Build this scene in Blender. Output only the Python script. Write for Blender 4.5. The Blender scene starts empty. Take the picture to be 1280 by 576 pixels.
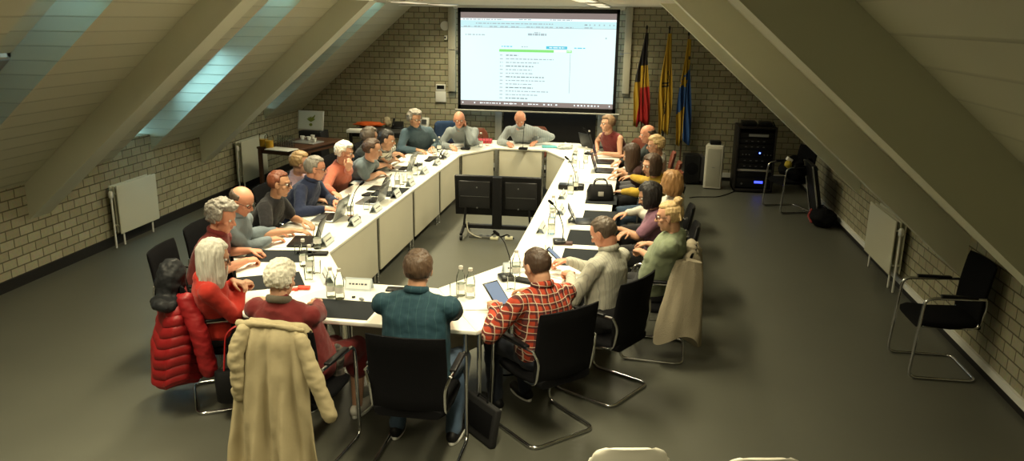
import bpy, bmesh, math, random
from mathutils import Vector, Matrix, Quaternion, noise
R = math.radians
random.seed(7)
col = bpy.context.scene.collection
scn = bpy.context.scene

# ------------------------------------------------------------------ camera
F_PX, PITCH, YAW, ROLL, CAM_H = 996.28, 0.262576, 0.161711, -0.012994, 2.6945
PPX, PPY = 627.0, 288.0
_R = Vector((math.cos(YAW), math.sin(YAW), 0))
_F = Vector((-math.sin(YAW)*math.cos(PITCH), math.cos(YAW)*math.cos(PITCH), -math.sin(PITCH)))
_D = Vector((math.sin(YAW)*math.sin(PITCH), -math.cos(YAW)*math.sin(PITCH), -math.cos(PITCH)))
_EX = _R*math.cos(ROLL) + _D*math.sin(ROLL)
_EY = _R*(-math.sin(ROLL)) + _D*math.cos(ROLL)
cam_data = bpy.data.cameras.new('camera')
cam = bpy.data.objects.new('camera', cam_data)
col.objects.link(cam)
m = Matrix.Identity(4)
for i in range(3):
    m[i][0] = _EX[i]; m[i][1] = -_EY[i]; m[i][2] = -_F[i]
m[2][3] = CAM_H
cam.matrix_world = m
cam_data.sensor_width = 36
cam_data.lens = 36*F_PX/1280
cam_data.shift_x = (640-PPX)/1280
cam_data.clip_start = .05
scn.camera = cam

def at(px, py, z=.745):
    d = _F*F_PX + _EX*(px-PPX) + _EY*(py-PPY)
    t = (z-CAM_H)/d.z
    return Vector((d.x*t, d.y*t, z))

# ------------------------------------------------------------------ light and exposure
scn.view_settings.view_transform = 'Standard'
scn.view_settings.look = 'None'
scn.view_settings.gamma = 1
scn.view_settings.use_curve_mapping = False
scn.view_settings.exposure = 0.0
scn.cycles.transparent_max_bounces = 24
LAMP_POWER = 50
LAMP_COLOR = (1.0, .885, .57)
LAMP_SPREAD = 128
SKY_COLOR = (.42, .82, 1.0)
SKY_POWER = 9.0
world = bpy.data.worlds.new('dusk_sky')
scn.world = world
world.use_nodes = True
bg = world.node_tree.nodes['Background']
bg.inputs[0].default_value = (*SKY_COLOR, 1)
bg.inputs[1].default_value = SKY_POWER

# ------------------------------------------------------------------ materials
MATS = {}
def nt(name):
    mt = bpy.data.materials.new(name); mt.use_nodes = True
    n = mt.node_tree; b = n.nodes['Principled BSDF']
    return mt, n, b
def mat(name, c, rough=.6, metal=0, bump=0, bscale=60, var=.0, vscale=6, emit=None, es=0, sheen=0, spec=.4):
    if name in MATS: return MATS[name]
    mt, n, b = nt(name)
    b.inputs['Base Color'].default_value = (*c, 1)
    b.inputs['Roughness'].default_value = rough
    b.inputs['Metallic'].default_value = metal
    b.inputs['Specular IOR Level'].default_value = spec
    if sheen: b.inputs['Sheen Weight'].default_value = sheen
    tc = n.nodes.new('ShaderNodeTexCoord')
    if var:
        nz = n.nodes.new('ShaderNodeTexNoise'); nz.inputs['Scale'].default_value = vscale; nz.inputs['Detail'].default_value = 5
        n.links.new(tc.outputs['Object'], nz.inputs['Vector'])
        mx = n.nodes.new('ShaderNodeMix'); mx.data_type = 'RGBA'
        mx.inputs[6].default_value = (*[max(0, v*(1-var)) for v in c], 1)
        mx.inputs[7].default_value = (*[min(1, v*(1+var)) for v in c], 1)
        n.links.new(nz.outputs['Fac'], mx.inputs[0]); n.links.new(mx.outputs[2], b.inputs['Base Color'])
    if bump:
        nz = n.nodes.new('ShaderNodeTexNoise'); nz.inputs['Scale'].default_value = bscale; nz.inputs['Detail'].default_value = 4
        n.links.new(tc.outputs['Object'], nz.inputs['Vector'])
        bp = n.nodes.new('ShaderNodeBump'); bp.inputs['Strength'].default_value = bump; bp.inputs['Distance'].default_value = .02
        n.links.new(nz.outputs['Fac'], bp.inputs['Height']); n.links.new(bp.outputs[0], b.inputs['Normal'])
    if emit:
        b.inputs['Emission Color'].default_value = (*emit, 1); b.inputs['Emission Strength'].default_value = es
    MATS[name] = mt
    return mt

def brick_mat(name, axis, c1, c2, mortar, w=.185, h=.098):
    if name in MATS: return MATS[name]
    mt, n, b = nt(name)
    g = n.nodes.new('ShaderNodeNewGeometry'); sp = n.nodes.new('ShaderNodeSeparateXYZ'); cb = n.nodes.new('ShaderNodeCombineXYZ')
    n.links.new(g.outputs['Position'], sp.inputs[0])
    n.links.new(sp.outputs['X' if axis == 'x' else 'Y'], cb.inputs[0]); n.links.new(sp.outputs['Z'], cb.inputs[1])
    br = n.nodes.new('ShaderNodeTexBrick'); n.links.new(cb.outputs[0], br.inputs['Vector'])
    br.inputs['Scale'].default_value = 1; br.inputs['Brick Width'].default_value = w; br.inputs['Row Height'].default_value = h
    br.inputs['Mortar Size'].default_value = .0075; br.inputs['Mortar Smooth'].default_value = .4; br.inputs['Bias'].default_value = 0
    br.inputs['Color1'].default_value = (*c1, 1); br.inputs['Color2'].default_value = (*c2, 1); br.inputs['Mortar'].default_value = (*mortar, 1)
    nz = n.nodes.new('ShaderNodeTexNoise'); nz.inputs['Scale'].default_value = 30; nz.inputs['Detail'].default_value = 6
    n.links.new(g.outputs['Position'], nz.inputs['Vector'])
    mx = n.nodes.new('ShaderNodeMix'); mx.data_type = 'RGBA'; mx.blend_type = 'MULTIPLY'; mx.inputs[0].default_value = .35
    n.links.new(br.outputs['Color'], mx.inputs[6]); n.links.new(nz.outputs['Color'], mx.inputs[7])
    n.links.new(mx.outputs[2], b.inputs['Base Color'])
    ad = n.nodes.new('ShaderNodeMath'); ad.operation = 'MULTIPLY_ADD'; ad.inputs[1].default_value = -1; 
    n.links.new(br.outputs['Fac'], ad.inputs[0]); 
    sc_ = n.nodes.new('ShaderNodeMath'); sc_.operation = 'MULTIPLY'; sc_.inputs[1].default_value = .3
    n.links.new(nz.outputs['Fac'], sc_.inputs[0]); n.links.new(sc_.outputs[0], ad.inputs[2])
    bp = n.nodes.new('ShaderNodeBump'); bp.inputs['Strength'].default_value = .6; bp.inputs['Distance'].default_value = .008
    n.links.new(ad.outputs[0], bp.inputs['Height']); n.links.new(bp.outputs[0], b.inputs['Normal'])
    b.inputs['Roughness'].default_value = .9
    MATS[name] = mt
    return mt

def board_mat(name, c, pitch=.115, vertical=False):
    """white-painted tongue and groove boards running along the length of the room"""
    if name in MATS: return MATS[name]
    mt, n, b = nt(name)
    g = n.nodes.new('ShaderNodeNewGeometry'); sp = n.nodes.new('ShaderNodeSeparateXYZ'); n.links.new(g.outputs['Position'], sp.inputs[0])
    dv = n.nodes.new('ShaderNodeMath'); dv.operation = 'DIVIDE'; dv.inputs[1].default_value = pitch
    n.links.new(sp.outputs['Z'], dv.inputs[0])
    fr = n.nodes.new('ShaderNodeMath'); fr.operation = 'FRACT'; n.links.new(dv.outputs[0], fr.inputs[0])
    rp = n.nodes.new('ShaderNodeValToRGB'); e = rp.color_ramp.elements
    e[0].position = 0; e[0].color = (.25, .25, .25, 1); e[1].position = .10; e[1].color = (1, 1, 1, 1)
    x = rp.color_ramp.elements.new(.9); x.color = (.85, .85, .85, 1)
    n.links.new(fr.outputs[0], rp.inputs[0])
    bp = n.nodes.new('ShaderNodeBump'); bp.inputs['Strength'].default_value = .5; bp.inputs['Distance'].default_value = .012
    n.links.new(rp.outputs[0], bp.inputs['Height']); n.links.new(bp.outputs[0], b.inputs['Normal'])
    mx = n.nodes.new('ShaderNodeMix'); mx.data_type = 'RGBA'; mx.blend_type = 'MULTIPLY'; mx.inputs[0].default_value = .35
    mx.inputs[6].default_value = (*c, 1); n.links.new(rp.outputs[0], mx.inputs[7]); n.links.new(mx.outputs[2], b.inputs['Base Color'])
    b.inputs['Roughness'].default_value = .6
    MATS[name] = mt
    return mt

def glass_mat(name='clear_glass', tint=(.97, .98, .975), gloss=.05):
    if name in MATS: return MATS[name]
    mt = bpy.data.materials.new(name); mt.use_nodes = True; n = mt.node_tree; n.nodes.clear()
    o = n.nodes.new('ShaderNodeOutputMaterial'); t = n.nodes.new('ShaderNodeBsdfTransparent'); g = n.nodes.new('ShaderNodeBsdfGlossy')
    t.inputs[0].default_value = (*tint, 1); g.inputs['Roughness'].default_value = .04; g.inputs[0].default_value = (.9, .9, .9, 1)
    lw = n.nodes.new('ShaderNodeLayerWeight'); lw.inputs[0].default_value = gloss*3
    mx = n.nodes.new('ShaderNodeMixShader'); n.links.new(lw.outputs['Fresnel'], mx.inputs[0])
    n.links.new(t.outputs[0], mx.inputs[1]); n.links.new(g.outputs[0], mx.inputs[2]); n.links.new(mx.outputs[0], o.inputs[0])
    MATS[name] = mt
    return mt

def stripes_mat(name, base, cols, rough=.85):
    """woven pattern: list of (axis, period, width, offset, colour, opacity) in the garment's own coordinates"""
    if name in MATS: return MATS[name]
    mt, n, b = nt(name)
    tc = n.nodes.new('ShaderNodeTexCoord'); sp = n.nodes.new('ShaderNodeSeparateXYZ'); n.links.new(tc.outputs['Object'], sp.inputs[0])
    nzd = n.nodes.new('ShaderNodeTexNoise'); nzd.inputs['Scale'].default_value = 5; n.links.new(tc.outputs['Object'], nzd.inputs['Vector'])
    wob = n.nodes.new('ShaderNodeMath'); wob.operation = 'MULTIPLY'; wob.inputs[1].default_value = .06; n.links.new(nzd.outputs['Fac'], wob.inputs[0])
    ad0 = {}
    for ax in 'XYZ':
        a = n.nodes.new('ShaderNodeMath'); a.operation = 'ADD'; n.links.new(sp.outputs[ax], a.inputs[0]); n.links.new(wob.outputs[0], a.inputs[1]); ad0[ax] = a
    cur = None
    for (ax, per, wid, off, colr, op) in cols:
        dv = n.nodes.new('ShaderNodeMath'); dv.operation = 'MULTIPLY_ADD'; dv.inputs[1].default_value = 1/per; dv.inputs[2].default_value = off
        n.links.new(ad0[ax].outputs[0], dv.inputs[0])
        fr = n.nodes.new('ShaderNodeMath'); fr.operation = 'FRACT'; n.links.new(dv.outputs[0], fr.inputs[0])
        lt = n.nodes.new('ShaderNodeMath'); lt.operation = 'LESS_THAN'; lt.inputs[1].default_value = wid; n.links.new(fr.outputs[0], lt.inputs[0])
        ml = n.nodes.new('ShaderNodeMath'); ml.operation = 'MULTIPLY'; ml.inputs[1].default_value = op; n.links.new(lt.outputs[0], ml.inputs[0])
        mx = n.nodes.new('ShaderNodeMix'); mx.data_type = 'RGBA'; n.links.new(ml.outputs[0], mx.inputs[0])
        if cur is None: mx.inputs[6].default_value = (*base, 1)
        else: n.links.new(cur, mx.inputs[6])
        mx.inputs[7].default_value = (*colr, 1); cur = mx.outputs[2]
    n.links.new(cur, b.inputs['Base Color'])
    b.inputs['Roughness'].default_value = rough
    MATS[name] = mt
    return mt

CREAM = mat('cream_laminate', (.86, .85, .77), .35, var=.02)
PANEL = mat('beige_laminate_panel', (.60, .57, .46), .45, var=.03)
CHROME = mat('chrome', (.62, .62, .63), .18, 1)
GREYMETAL = mat('grey_metal', (.30, .31, .32), .35, .9)
BLACKP = mat('black_plastic', (.007, .007, .008), .38, spec=.25)
BLACKF = mat('black_fabric', (.006, .006, .007), .9, bump=.3, bscale=300, spec=.08)
BLACKL = mat('black_leather', (.008, .008, .009), .5, bump=.15, bscale=120, spec=.2)
BROWNL = mat('reddish_brown_leather', (.17, .045, .022), .42, var=.15)
WOOD = mat('dark_wood', (.075, .032, .016), .45, var=.35, vscale=9)
WHITEP = mat('white_plastic', (.75, .75, .70), .4)
PAPER = mat('white_paper', (.82, .81, .76), .7)
CARDM = mat('card_plastic', (.50, .56, .60), .3)
INK = mat('dark_ink', (.07, .08, .10), .8)
PADM = mat('dark_desk_pad', (.022, .025, .028), .9, spec=.1)
GLASS = glass_mat()
WATER = glass_mat('bottle_glass', (.95, .975, .96), .055)

# ------------------------------------------------------------------ mesh helpers
class MB:
    def __init__(s): s.v = []; s.f = []; s.mi = []
    def add(s, vs, fs, mi=0):
        o = len(s.v); s.v += [Vector(p) for p in vs]
        for f in fs: s.f.append([i+o for i in f]); s.mi.append(mi)
        return s
    def box(s, c, size, rz=0, mi=0, rot=None):
        M = rot if rot is not None else Matrix.Rotation(rz, 3, 'Z')
        vs = [Vector(c) + M @ Vector((sx*size[0]/2, sy*size[1]/2, sz*size[2]/2)) for sx in (-1, 1) for sy in (-1, 1) for sz in (-1, 1)]
        return s.add(vs, [(0, 1, 3, 2), (4, 6, 7, 5), (0, 4, 5, 1), (2, 3, 7, 6), (0, 2, 6, 4), (1, 5, 7, 3)], mi)
    def prism(s, pts, z0, z1, mi=0):
        n = len(pts); vs = [(p[0], p[1], z0) for p in pts] + [(p[0], p[1], z1) for p in pts]
        fs = [list(range(n))[::-1], list(range(n, 2*n))] + [(i, (i+1) % n, n+(i+1) % n, n+i) for i in range(n)]
        return s.add(vs, fs, mi)
    def lathe(s, prof, c=(0, 0, 0), n=16, mi=0, axis=None, cap=True):
        M = Matrix.Identity(3) if axis is None else Vector((0, 0, 1)).rotation_difference(Vector(axis)).to_matrix()
        vs = []; c = Vector(c)
        for r, z in prof:
            for k in range(n):
                a = 2*math.pi*k/n; vs.append(c + M @ Vector((r*math.cos(a), r*math.sin(a), z)))
        fs = []
        for j in range(len(prof)-1):
            for k in range(n):
                a, b = j*n+k, j*n+(k+1) % n; fs.append((a, b, b+n, a+n))
        if cap: fs.append(list(range(n))[::-1]); fs.append([len(prof)*n-n+k for k in range(n)])
        return s.add(vs, fs, mi)
    def tube(s, pts, r, n=8, mi=0, closed=False, flat=1.0):
        pts = [Vector(p) for p in pts]; N = len(pts)
        rr = r if isinstance(r, (list, tuple)) else [r]*N
        vs = []; up = None
        for i in range(N):
            if closed: t = pts[(i+1) % N]-pts[i-1]
            elif i == 0: t = pts[1]-pts[0]
            elif i == N-1: t = pts[-1]-pts[-2]
            else: t = (pts[i+1]-pts[i]).normalized()+(pts[i]-pts[i-1]).normalized()
            if t.length < 1e-9: t = Vector((0, 0, 1))
            t.normalize()
            if up is None:
                up = Vector((0, 0, 1)) if abs(t.z) < .9 else Vector((1, 0, 0))
            up = (up - t*up.dot(t))
            if up.length < 1e-6: up = t.orthogonal()
            up.normalize(); sd = t.cross(up)
            for k in range(n):
                a = 2*math.pi*k/n; vs.append(pts[i] + (up*math.cos(a)*flat + sd*math.sin(a))*rr[i])
        fs = []
        for i in range(N if closed else N-1):
            j = (i+1) % N
            for k in range(n):
                fs.append((i*n+k, i*n+(k+1) % n, j*n+(k+1) % n, j*n+k))
        if not closed: fs.append(list(range(n))[::-1]); fs.append([(N-1)*n+k for k in range(n)])
        return s.add(vs, fs, mi)
    def cap(s, p0, p1, r0, r1, n=12):
        """closed capsule from p0 to p1"""
        p0 = Vector(p0); p1 = Vector(p1); d = p1-p0; L = d.length
        if L < 1e-6: d = Vector((0, 0, 1)); L = 1e-4
        d = d.normalized(); pts = []; rr = []
        for a in (85, 60, 30): pts.append(p0 - d*r0*math.sin(R(a))); rr.append(r0*math.cos(R(a)))
        pts += [p0, p1]; rr += [r0, r1]
        for a in (30, 60, 85): pts.append(p1 + d*r1*math.sin(R(a))); rr.append(r1*math.cos(R(a)))
        return s.tube(pts, rr, n)
    def chain(s, pts, rr, n=12):
        for i in range(len(pts)-1): s.cap(pts[i], pts[i+1], rr[i], rr[i+1], n)
        return s
    def ell(s, c, r, M=None, nu=20, nv=14, fn=None, mi=0):
        c = Vector(c); vs = []; M = M or Matrix.Identity(3)
        for j in range(nv+1):
            th = math.pi*j/nv
            for i in range(nu):
                a = 2*math.pi*i/nu; d = Vector((math.sin(th)*math.cos(a), math.sin(th)*math.sin(a), math.cos(th)))
                p = Vector((d.x*r[0], d.y*r[1], d.z*r[2]))
                if fn: p = fn(d, p)
                vs.append(c + M @ p)
        fs = []
        for j in range(nv):
            for i in range(nu):
                a, b = j*nu+i, j*nu+(i+1) % nu; fs.append((a, a+nu, b+nu, b))
        return s.add(vs, fs, mi)
    def loft(s, rings, mi=0, cap=True):
        n = len(rings[0]); vs = [p for r in rings for p in r]; fs = []
        for j in range(len(rings)-1):
            for k in range(n):
                fs.append((j*n+k, j*n+(k+1) % n, (j+1)*n+(k+1) % n, (j+1)*n+k))
        if cap: fs.append(list(range(n))[::-1]); fs.append([(len(rings)-1)*n+k for k in range(n)])
        return s.add(vs, fs, mi)
    def mesh(s, name, smooth=False, bevel=0, seg=2, clean=False):
        me = bpy.data.meshes.new(name); me.from_pydata([tuple(p) for p in s.v], [], s.f)
        for p, i in zip(me.polygons, s.mi): p.material_index = i
        bm = bmesh.new(); bm.from_mesh(me)
        if clean: bmesh.ops.remove_doubles(bm, verts=bm.verts, dist=1e-5)
        bmesh.ops.recalc_face_normals(bm, faces=bm.faces)
        if bevel:
            es = [e for e in bm.edges if len(e.link_faces) == 2 and e.calc_face_angle(0) > R(35)]
            bmesh.ops.bevel(bm, geom=es, offset=bevel, segments=seg, affect='EDGES', profile=.5, clamp_overlap=True)
        for f in bm.faces: f.smooth = smooth
        if smooth:
            for e in bm.edges:
                if len(e.link_faces) == 2 and e.calc_face_angle(0) > R(50): e.smooth = False
        bm.to_mesh(me); bm.free()
        return me
    def build(s, name, m, parent=None, smooth=False, bevel=0, seg=2, loc=None):
        me = s.mesh(name, smooth or bevel > 0, bevel, seg)
        return link(name, me, m, parent, loc)

def link(name, me, m, parent=None, loc=None):
    for x in (m if isinstance(m, (list, tuple)) else [m]): me.materials.append(x)
    o = bpy.data.objects.new(name, me); col.objects.link(o)
    if parent: o.parent = parent
    if loc is not None: o.location = loc
    return o
def tag(o, label=None, cat=None, group=None, kind=None):
    if label: o['label'] = label
    if cat: o['category'] = cat
    if group: o['group'] = group
    if kind: o['kind'] = kind
    return o
def empty(name, loc=(0, 0, 0), rz=0, label=None, cat=None, group=None):
    o = bpy.data.objects.new(name, None); o.empty_display_size = .1; col.objects.link(o)
    o.location = loc; o.rotation_euler = (0, 0, rz)
    return tag(o, label, cat, group)
def struct(name, mb, m, bevel=0, parent=None):
    o = mb.build(name, m, parent, bevel=bevel)
    if not parent: o['kind'] = 'structure'
    return o
def children(o): return [c for c in bpy.data.objects if c.parent == o]
def copy_tree(o, parent=None):
    c = o.copy(); col.objects.link(c)
    if parent: c.parent = parent
    for ch in children(o): copy_tree(ch, c)
    return c
def place(o, loc, rz=0, label=None, group=None, kinds=None):
    o.location = loc; o.rotation_euler = (0, 0, rz)
    if label: o['label'] = label
    if group: o['group'] = group
    return o
def rounded(pts, rad=.05, seg=5, closed=False):
    pts = [Vector(p) for p in pts]; out = []; N = len(pts)
    for i, p in enumerate(pts):
        if not closed and i in (0, N-1): out.append(p); continue
        a = pts[i-1]; b = pts[(i+1) % N]; da = (a-p); db = (b-p); r = min(rad, da.length*.45, db.length*.45)
        A = p+da.normalized()*r; B = p+db.normalized()*r
        for k in range(seg+1):
            t = k/seg; out.append(A*(1-t)**2 + p*2*t*(1-t) + B*t*t)
    return out
TMP = []
def remeshed(mb, voxel, smooth=2, fac=.5):
    """unite the overlapping closed volumes of mb into one continuous surface"""
    me = mb.mesh('tmp')
    o = bpy.data.objects.new('tmp', me); col.objects.link(o)
    r = o.modifiers.new('r', 'REMESH'); r.mode = 'VOXEL'; r.voxel_size = voxel; r.use_smooth_shade = True
    if smooth:
        sm = o.modifiers.new('s', 'SMOOTH'); sm.iterations = smooth; sm.factor = fac
    dg = bpy.context.evaluated_depsgraph_get(); dg.update()
    out = bpy.data.meshes.new_from_object(o.evaluated_get(dg))
    bpy.data.objects.remove(o); bpy.data.meshes.remove(me)
    return out
def wrinkle(me, amp, freq, seed=0, aniso=(1, 1, 1)):
    off = Vector((seed*3.7, seed*1.3, seed*5.1))
    ns = [v.normal.copy() for v in me.vertices]
    for v, nn in zip(me.vertices, ns):
        p = Vector((v.co.x*aniso[0], v.co.y*aniso[1], v.co.z*aniso[2]))*freq + off
        v.co += nn*amp*(noise.noise(p) + .5*noise.noise(p*2.1))
    me.update()
# ------------------------------------------------------------------ the room
XL, XR, YB, YF, ZC = -6.03, 2.84, 13.98, -1.6, 2.87
def zl(x): return .98 + .874*(x+6.05)
def zr(x): return 3.46 - .88*x
FLOORM = mat('grey_green_vinyl', (.085, .086, .068), .42, var=.10, vscale=1.6, bump=.02, bscale=400)
BC1, BC2, MO = (.46, .43, .29), (.37, .34, .22), (.15, .135, .08)
BRX = brick_mat('painted_brick_end', 'x', BC1, BC2, MO)
BRY = brick_mat('painted_brick_side', 'y', BC1, BC2, MO)
SLOPE = board_mat('painted_roof_boards', (.58, .57, .43))
PLAST = mat('painted_beam_board', (.66, .66, .52), .7, var=.04, vscale=3)
CEILM = mat('painted_ceiling', (.60, .58, .48), .8)
struct('floor', MB().box(((XL+XR)/2, (YB+YF)/2, -.05), (XR-XL+.4, YB-YF+.4, .1)), FLOORM)
xl_c = -6.05+(ZC-.98)/.874; xr_c = (3.46-ZC)/.88
def endwall(name, y0, y1, m):
    mb = MB(); pts = [(XL-.2, 0), (XR+.2, 0), (XR+.2, zr(XR)+.35), (xr_c, ZC+.35), (xl_c, ZC+.35), (XL-.2, zl(XL)+.35)]
    n = len(pts); vs = [(p[0], y0, p[1]) for p in pts]+[(p[0], y1, p[1]) for p in pts]
    mb.add(vs, [list(range(n)), list(range(n, 2*n))[::-1]]+[(i, (i+1) % n, n+(i+1) % n, n+i) for i in range(n)])
    return struct(name, mb, m)
endwall('wall_back', YB, YB+.15, BRX)
endwall('wall_front', YF-.15, YF, BRX)
struct('wall_left', MB().box((XL-.1, (YB+YF)/2, .60), (.2, YB-YF, 1.2)), BRY)
struct('wall_right', MB().box((XR+.1, (YB+YF)/2, .60), (.2, YB-YF, 1.2)), BRY)
struct('ceiling', MB().box(((xl_c+xr_c)/2, (YB+YF)/2, ZC+.06), (xr_c-xl_c+.1, YB-YF, .12)), CEILM)
T = .1
def slope_piece(mb, side, x0, x1, y0, y1, off=0, t=T):
    """board panel lying in the roof plane from x0 to x1; off is measured straight up"""
    f = zl if side == 'l' else zr
    vs = []
    for y in (y0, y1):
        vs += [(x0, y, f(x0)+off), (x1, y, f(x1)+off), (x1, y, f(x1)+off+t), (x0, y, f(x0)+off+t)]
    return mb.add(vs, [(0, 1, 2, 3), (7, 6, 5, 4), (0, 4, 5, 1), (1, 5, 6, 2), (2, 6, 7, 3), (3, 7, 4, 0)])
# left roof slope with slots for the skylight wells
WELLS = [(8.39, 9.20), (11.62, 12.42), (5.0, 5.8), (1.6, 2.4)]
mb = MB(); ys = [YF-.1]
for a, b in sorted(WELLS): ys += [a, b]
ys.append(YB+.1)
for i in range(0, len(ys), 2): slope_piece(mb, 'l', XL-.2, xl_c+.02, ys[i], ys[i+1])
struct('ceiling_slope_left', mb, SLOPE)
mb = MB(); slope_piece(mb, 'r', xr_c-.02, XR+.2, YF-.1, YB+.1)
struct('ceiling_slope_right', mb, SLOPE)
WX0, WX1 = -5.72, -4.95
for i, (a, b) in enumerate(sorted(WELLS)):
    mb = MB(); D = .42
    slope_piece(mb, 'l', XL-.2, xl_c+.02, a-.04, a-.002, .012, D); slope_piece(mb, 'l', XL-.2, xl_c+.02, b+.002, b+.04, .012, D)
    slope_piece(mb, 'l', XL-.2, WX0, a-.04, b+.04, D, .05); slope_piece(mb, 'l', WX1, xl_c+.02, a-.04, b+.04, D, .05)
    struct('trim_%d' % (i+1), mb, SLOPE)
    w = empty('window_%d' % (i+1), (0, 0, 0)); w['kind'] = 'structure'
    fr = MB()
    slope_piece(fr, 'l', WX0, WX0+.05, a, b, D-.03, .08); slope_piece(fr, 'l', WX1-.05, WX1, a, b, D-.03, .08)
    slope_piece(fr, 'l', WX0, WX1, a, a+.04, D-.03, .08); slope_piece(fr, 'l', WX0, WX1, b-.04, b, D-.03, .08)
    fr.build('window_frame', WHITEP, w)
    g = MB(); slope_piece(g, 'l', WX0+.04, WX1-.04, a+.03, b-.03, D+.01, .008); g.build('window_pane', glass_mat('skylight_glass', (.95, .98, 1), .05), w)
    if a != 8.39:  # unseen opaque panel added to keep sky light out of the other wells
        bl = MB(); slope_piece(bl, 'l', WX0+.01, WX1-.01, a+.01, b-.01, D-.05, .01); bl.build('window_light_block', mat('grey_light_block', (.30, .31, .30), .8), w)
# boxed beams under the slopes
k = 5
for y in (3.25, 7.0, 10.36):
    for side in 'lr':
        mb = MB(); f = zl if side == 'l' else zr
        x0, x1 = (XL-.02, xl_c+.6) if side == 'l' else (xr_c-.6, XR+.02)
        h = .37
        vs = []
        for yy in (y, y+.3):
            vs += [(x0, yy, f(x0)-h), (x1, yy, f(x1)-h), (x1, yy, f(x1)+.03), (x0, yy, f(x0)+.03)]
        mb.add(vs, [(0, 1, 2, 3), (7, 6, 5, 4), (0, 4, 5, 1), (1, 5, 6, 2), (2, 6, 7, 3), (3, 7, 4, 0)])
        struct('trim_%d' % k, mb, PLAST); k += 1
# skirting
DARKB = mat('dark_skirting', (.012, .011, .01), .5)
struct('baseboard_left', MB().box((XL+.012, (YB+YF)/2, .055), (.024, YB-YF, .11)), DARKB)
mb = MB().box((XR-.012, (YB+YF)/2, .09), (.024, YB-YF, .06)).box((XR-.008, (YB+YF)/2, .03), (.016, YB-YF, .06), mi=1)
o = mb.build('baseboard_right', [WHITEP, DARKB]); o['kind'] = 'structure'
mb = MB().box(((XL+XR)/2, YB-.012, .10), (XR-XL, .024, .08)).box(((XL+XR)/2, YB-.008, .03), (XR-XL, .016, .06), mi=1)
o = mb.build('baseboard_back', [WHITEP, DARKB]); o['kind'] = 'structure'

# ceiling lamps: long louvred fittings over the table ring
LAMPDIF = mat('lamp_diffuser', (.9, .88, .8), .5, emit=(1, .84, .55), es=.7)
def lamp(x, y, label, w=.22, l=1.25, p=LAMP_POWER):
    t = empty('ceiling_lamp', (x, y, ZC), 0, label, 'lamp', 'long ceiling lamps over the tables')
    MB().box((0, 0, -.008), (w, l, .016)).build('housing', WHITEP, t, bevel=.004)
    MB().box((0, 0, -.018), (w-.05, l-.06, .006)).build('diffuser', LAMPDIF, t)
    ld = bpy.data.lights.new('lamp_light', 'AREA'); ld.shape = 'RECTANGLE'; ld.size = w; ld.size_y = l; ld.energy = p
    ld.color = LAMP_COLOR; ld.spread = R(LAMP_SPREAD)
    lo = bpy.data.objects.new('lamp_light', ld); col.objects.link(lo); lo.parent = t; lo.location = (0, 0, -.026)
    return t
for j, y in enumerate((1.2, 3.6, 6.0, 8.4, 10.8, 12.7)):
    for i, x in enumerate((-3.05, -.55)):
        lamp(x, y, 'long white ceiling lamp over the %s table row, number %s from the screen wall' % (('left', 'right')[i], ('six', 'five', 'four', 'three', 'two', 'one')[j]), p=LAMP_POWER*(.7 if j == 5 else 1))

# ------------------------------------------------------------------ ring of tables
IN = [(-2.48, 6.15), (-2.07, 5.44), (-1.36, 5.44), (-.95, 6.15), (-.93, 11.25), (-1.30, 11.95), (-2.05, 11.95), (-2.45, 11.25)]
DEP = .77
def offset(poly, d):
    n = len(poly); out = []
    for i in range(n):
        p0, p1, p2 = Vector(poly[i-1]), Vector(poly[i]), Vector(poly[(i+1) % n])
        a = (p1-p0).normalized(); b = (p2-p1).normalized(); na = Vector((a.y, -a.x)); nb = Vector((b.y, -b.x))
        out.append(p1 + (na+nb)*d/(1+na.dot(nb)))
    return out
OUT = offset(IN, DEP)
def lerp(a, b, t): return Vector(a)*(1-t)+Vector(b)*t
TH = .028; ZT = .745
def table(quad, label, depthlabel='conference_table', panel=True):
    """quad: inner a, inner b, outer b, outer a (counter-clockwise order of ring)"""
    ia, ib, ob, oa = [Vector(q) for q in quad]
    c = (ia+ib+ob+oa)/4
    t = empty('conference_table', (c.x, c.y, 0), 0, label, 'table')
    q = [p-c for p in (ia, ib, ob, oa)]
    MB().prism([(p*(1-.002)).to_tuple() for p in q], ZT-TH, ZT).build('tabletop', CREAM, t, bevel=.004)
    for k_, p in enumerate(q):
        u = Vector(p); pn = q[(k_+1) % 4]; pp = q[k_-1]
        inn = ((pn-u).normalized()*.055+(pp-u).normalized()*.055)
        b_ = u+inn
        MB().lathe([(.02, 0), (.02, .012), (.016, .014), (.016, ZT-TH)], (b_.x, b_.y, 0), 12).build('leg', CHROME, t, smooth=True)
    if panel:
        d = (q[1]-q[0]); L = d.length; mid = (q[0]+q[1])/2; nrm = (q[3]-q[0]+q[2]-q[1]).normalized()
        mid = mid+nrm*.025; ang = math.atan2(d.y, d.x)
        MB().box((mid.x, mid.y, .43), (L-.09, .018, .56), ang).build('front_panel', PANEL, t, bevel=.003)
    return t
names = {0: ('near left corner piece of the ring', 1), 1: ('straight near table beneath the camera', 1), 2: ('near right corner piece of the ring', 1), 4: ('far right corner piece of the ring', 1), 5: ('straight far table below the screen', 1), 6: ('far left corner piece of the ring', 1)}
order = ['nearest', 'second', 'third', 'farthest']
n = len(IN)
for i in range(n):
    a, b, oa, ob = IN[i], IN[(i+1) % n], OUT[i], OUT[(i+1) % n]
    if i in (3, 7):
        ts = [0, .265, .52, .765, 1] if i == 3 else [0, .235, .48, .735, 1]
        for j in range(4):
            w = order[j] if i == 3 else order[3-j]
            table((lerp(a, b, ts[j]), lerp(a, b, ts[j+1]), lerp(oa, ob, ts[j+1]), lerp(oa, ob, ts[j])),
                  'white rectangular table with beige front panel, %s of the %s row' % (w, 'right' if i == 3 else 'left'))
    else:
        table((a, b, ob, oa), 'white table with beige front panel, ' + names[i][0])
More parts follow.
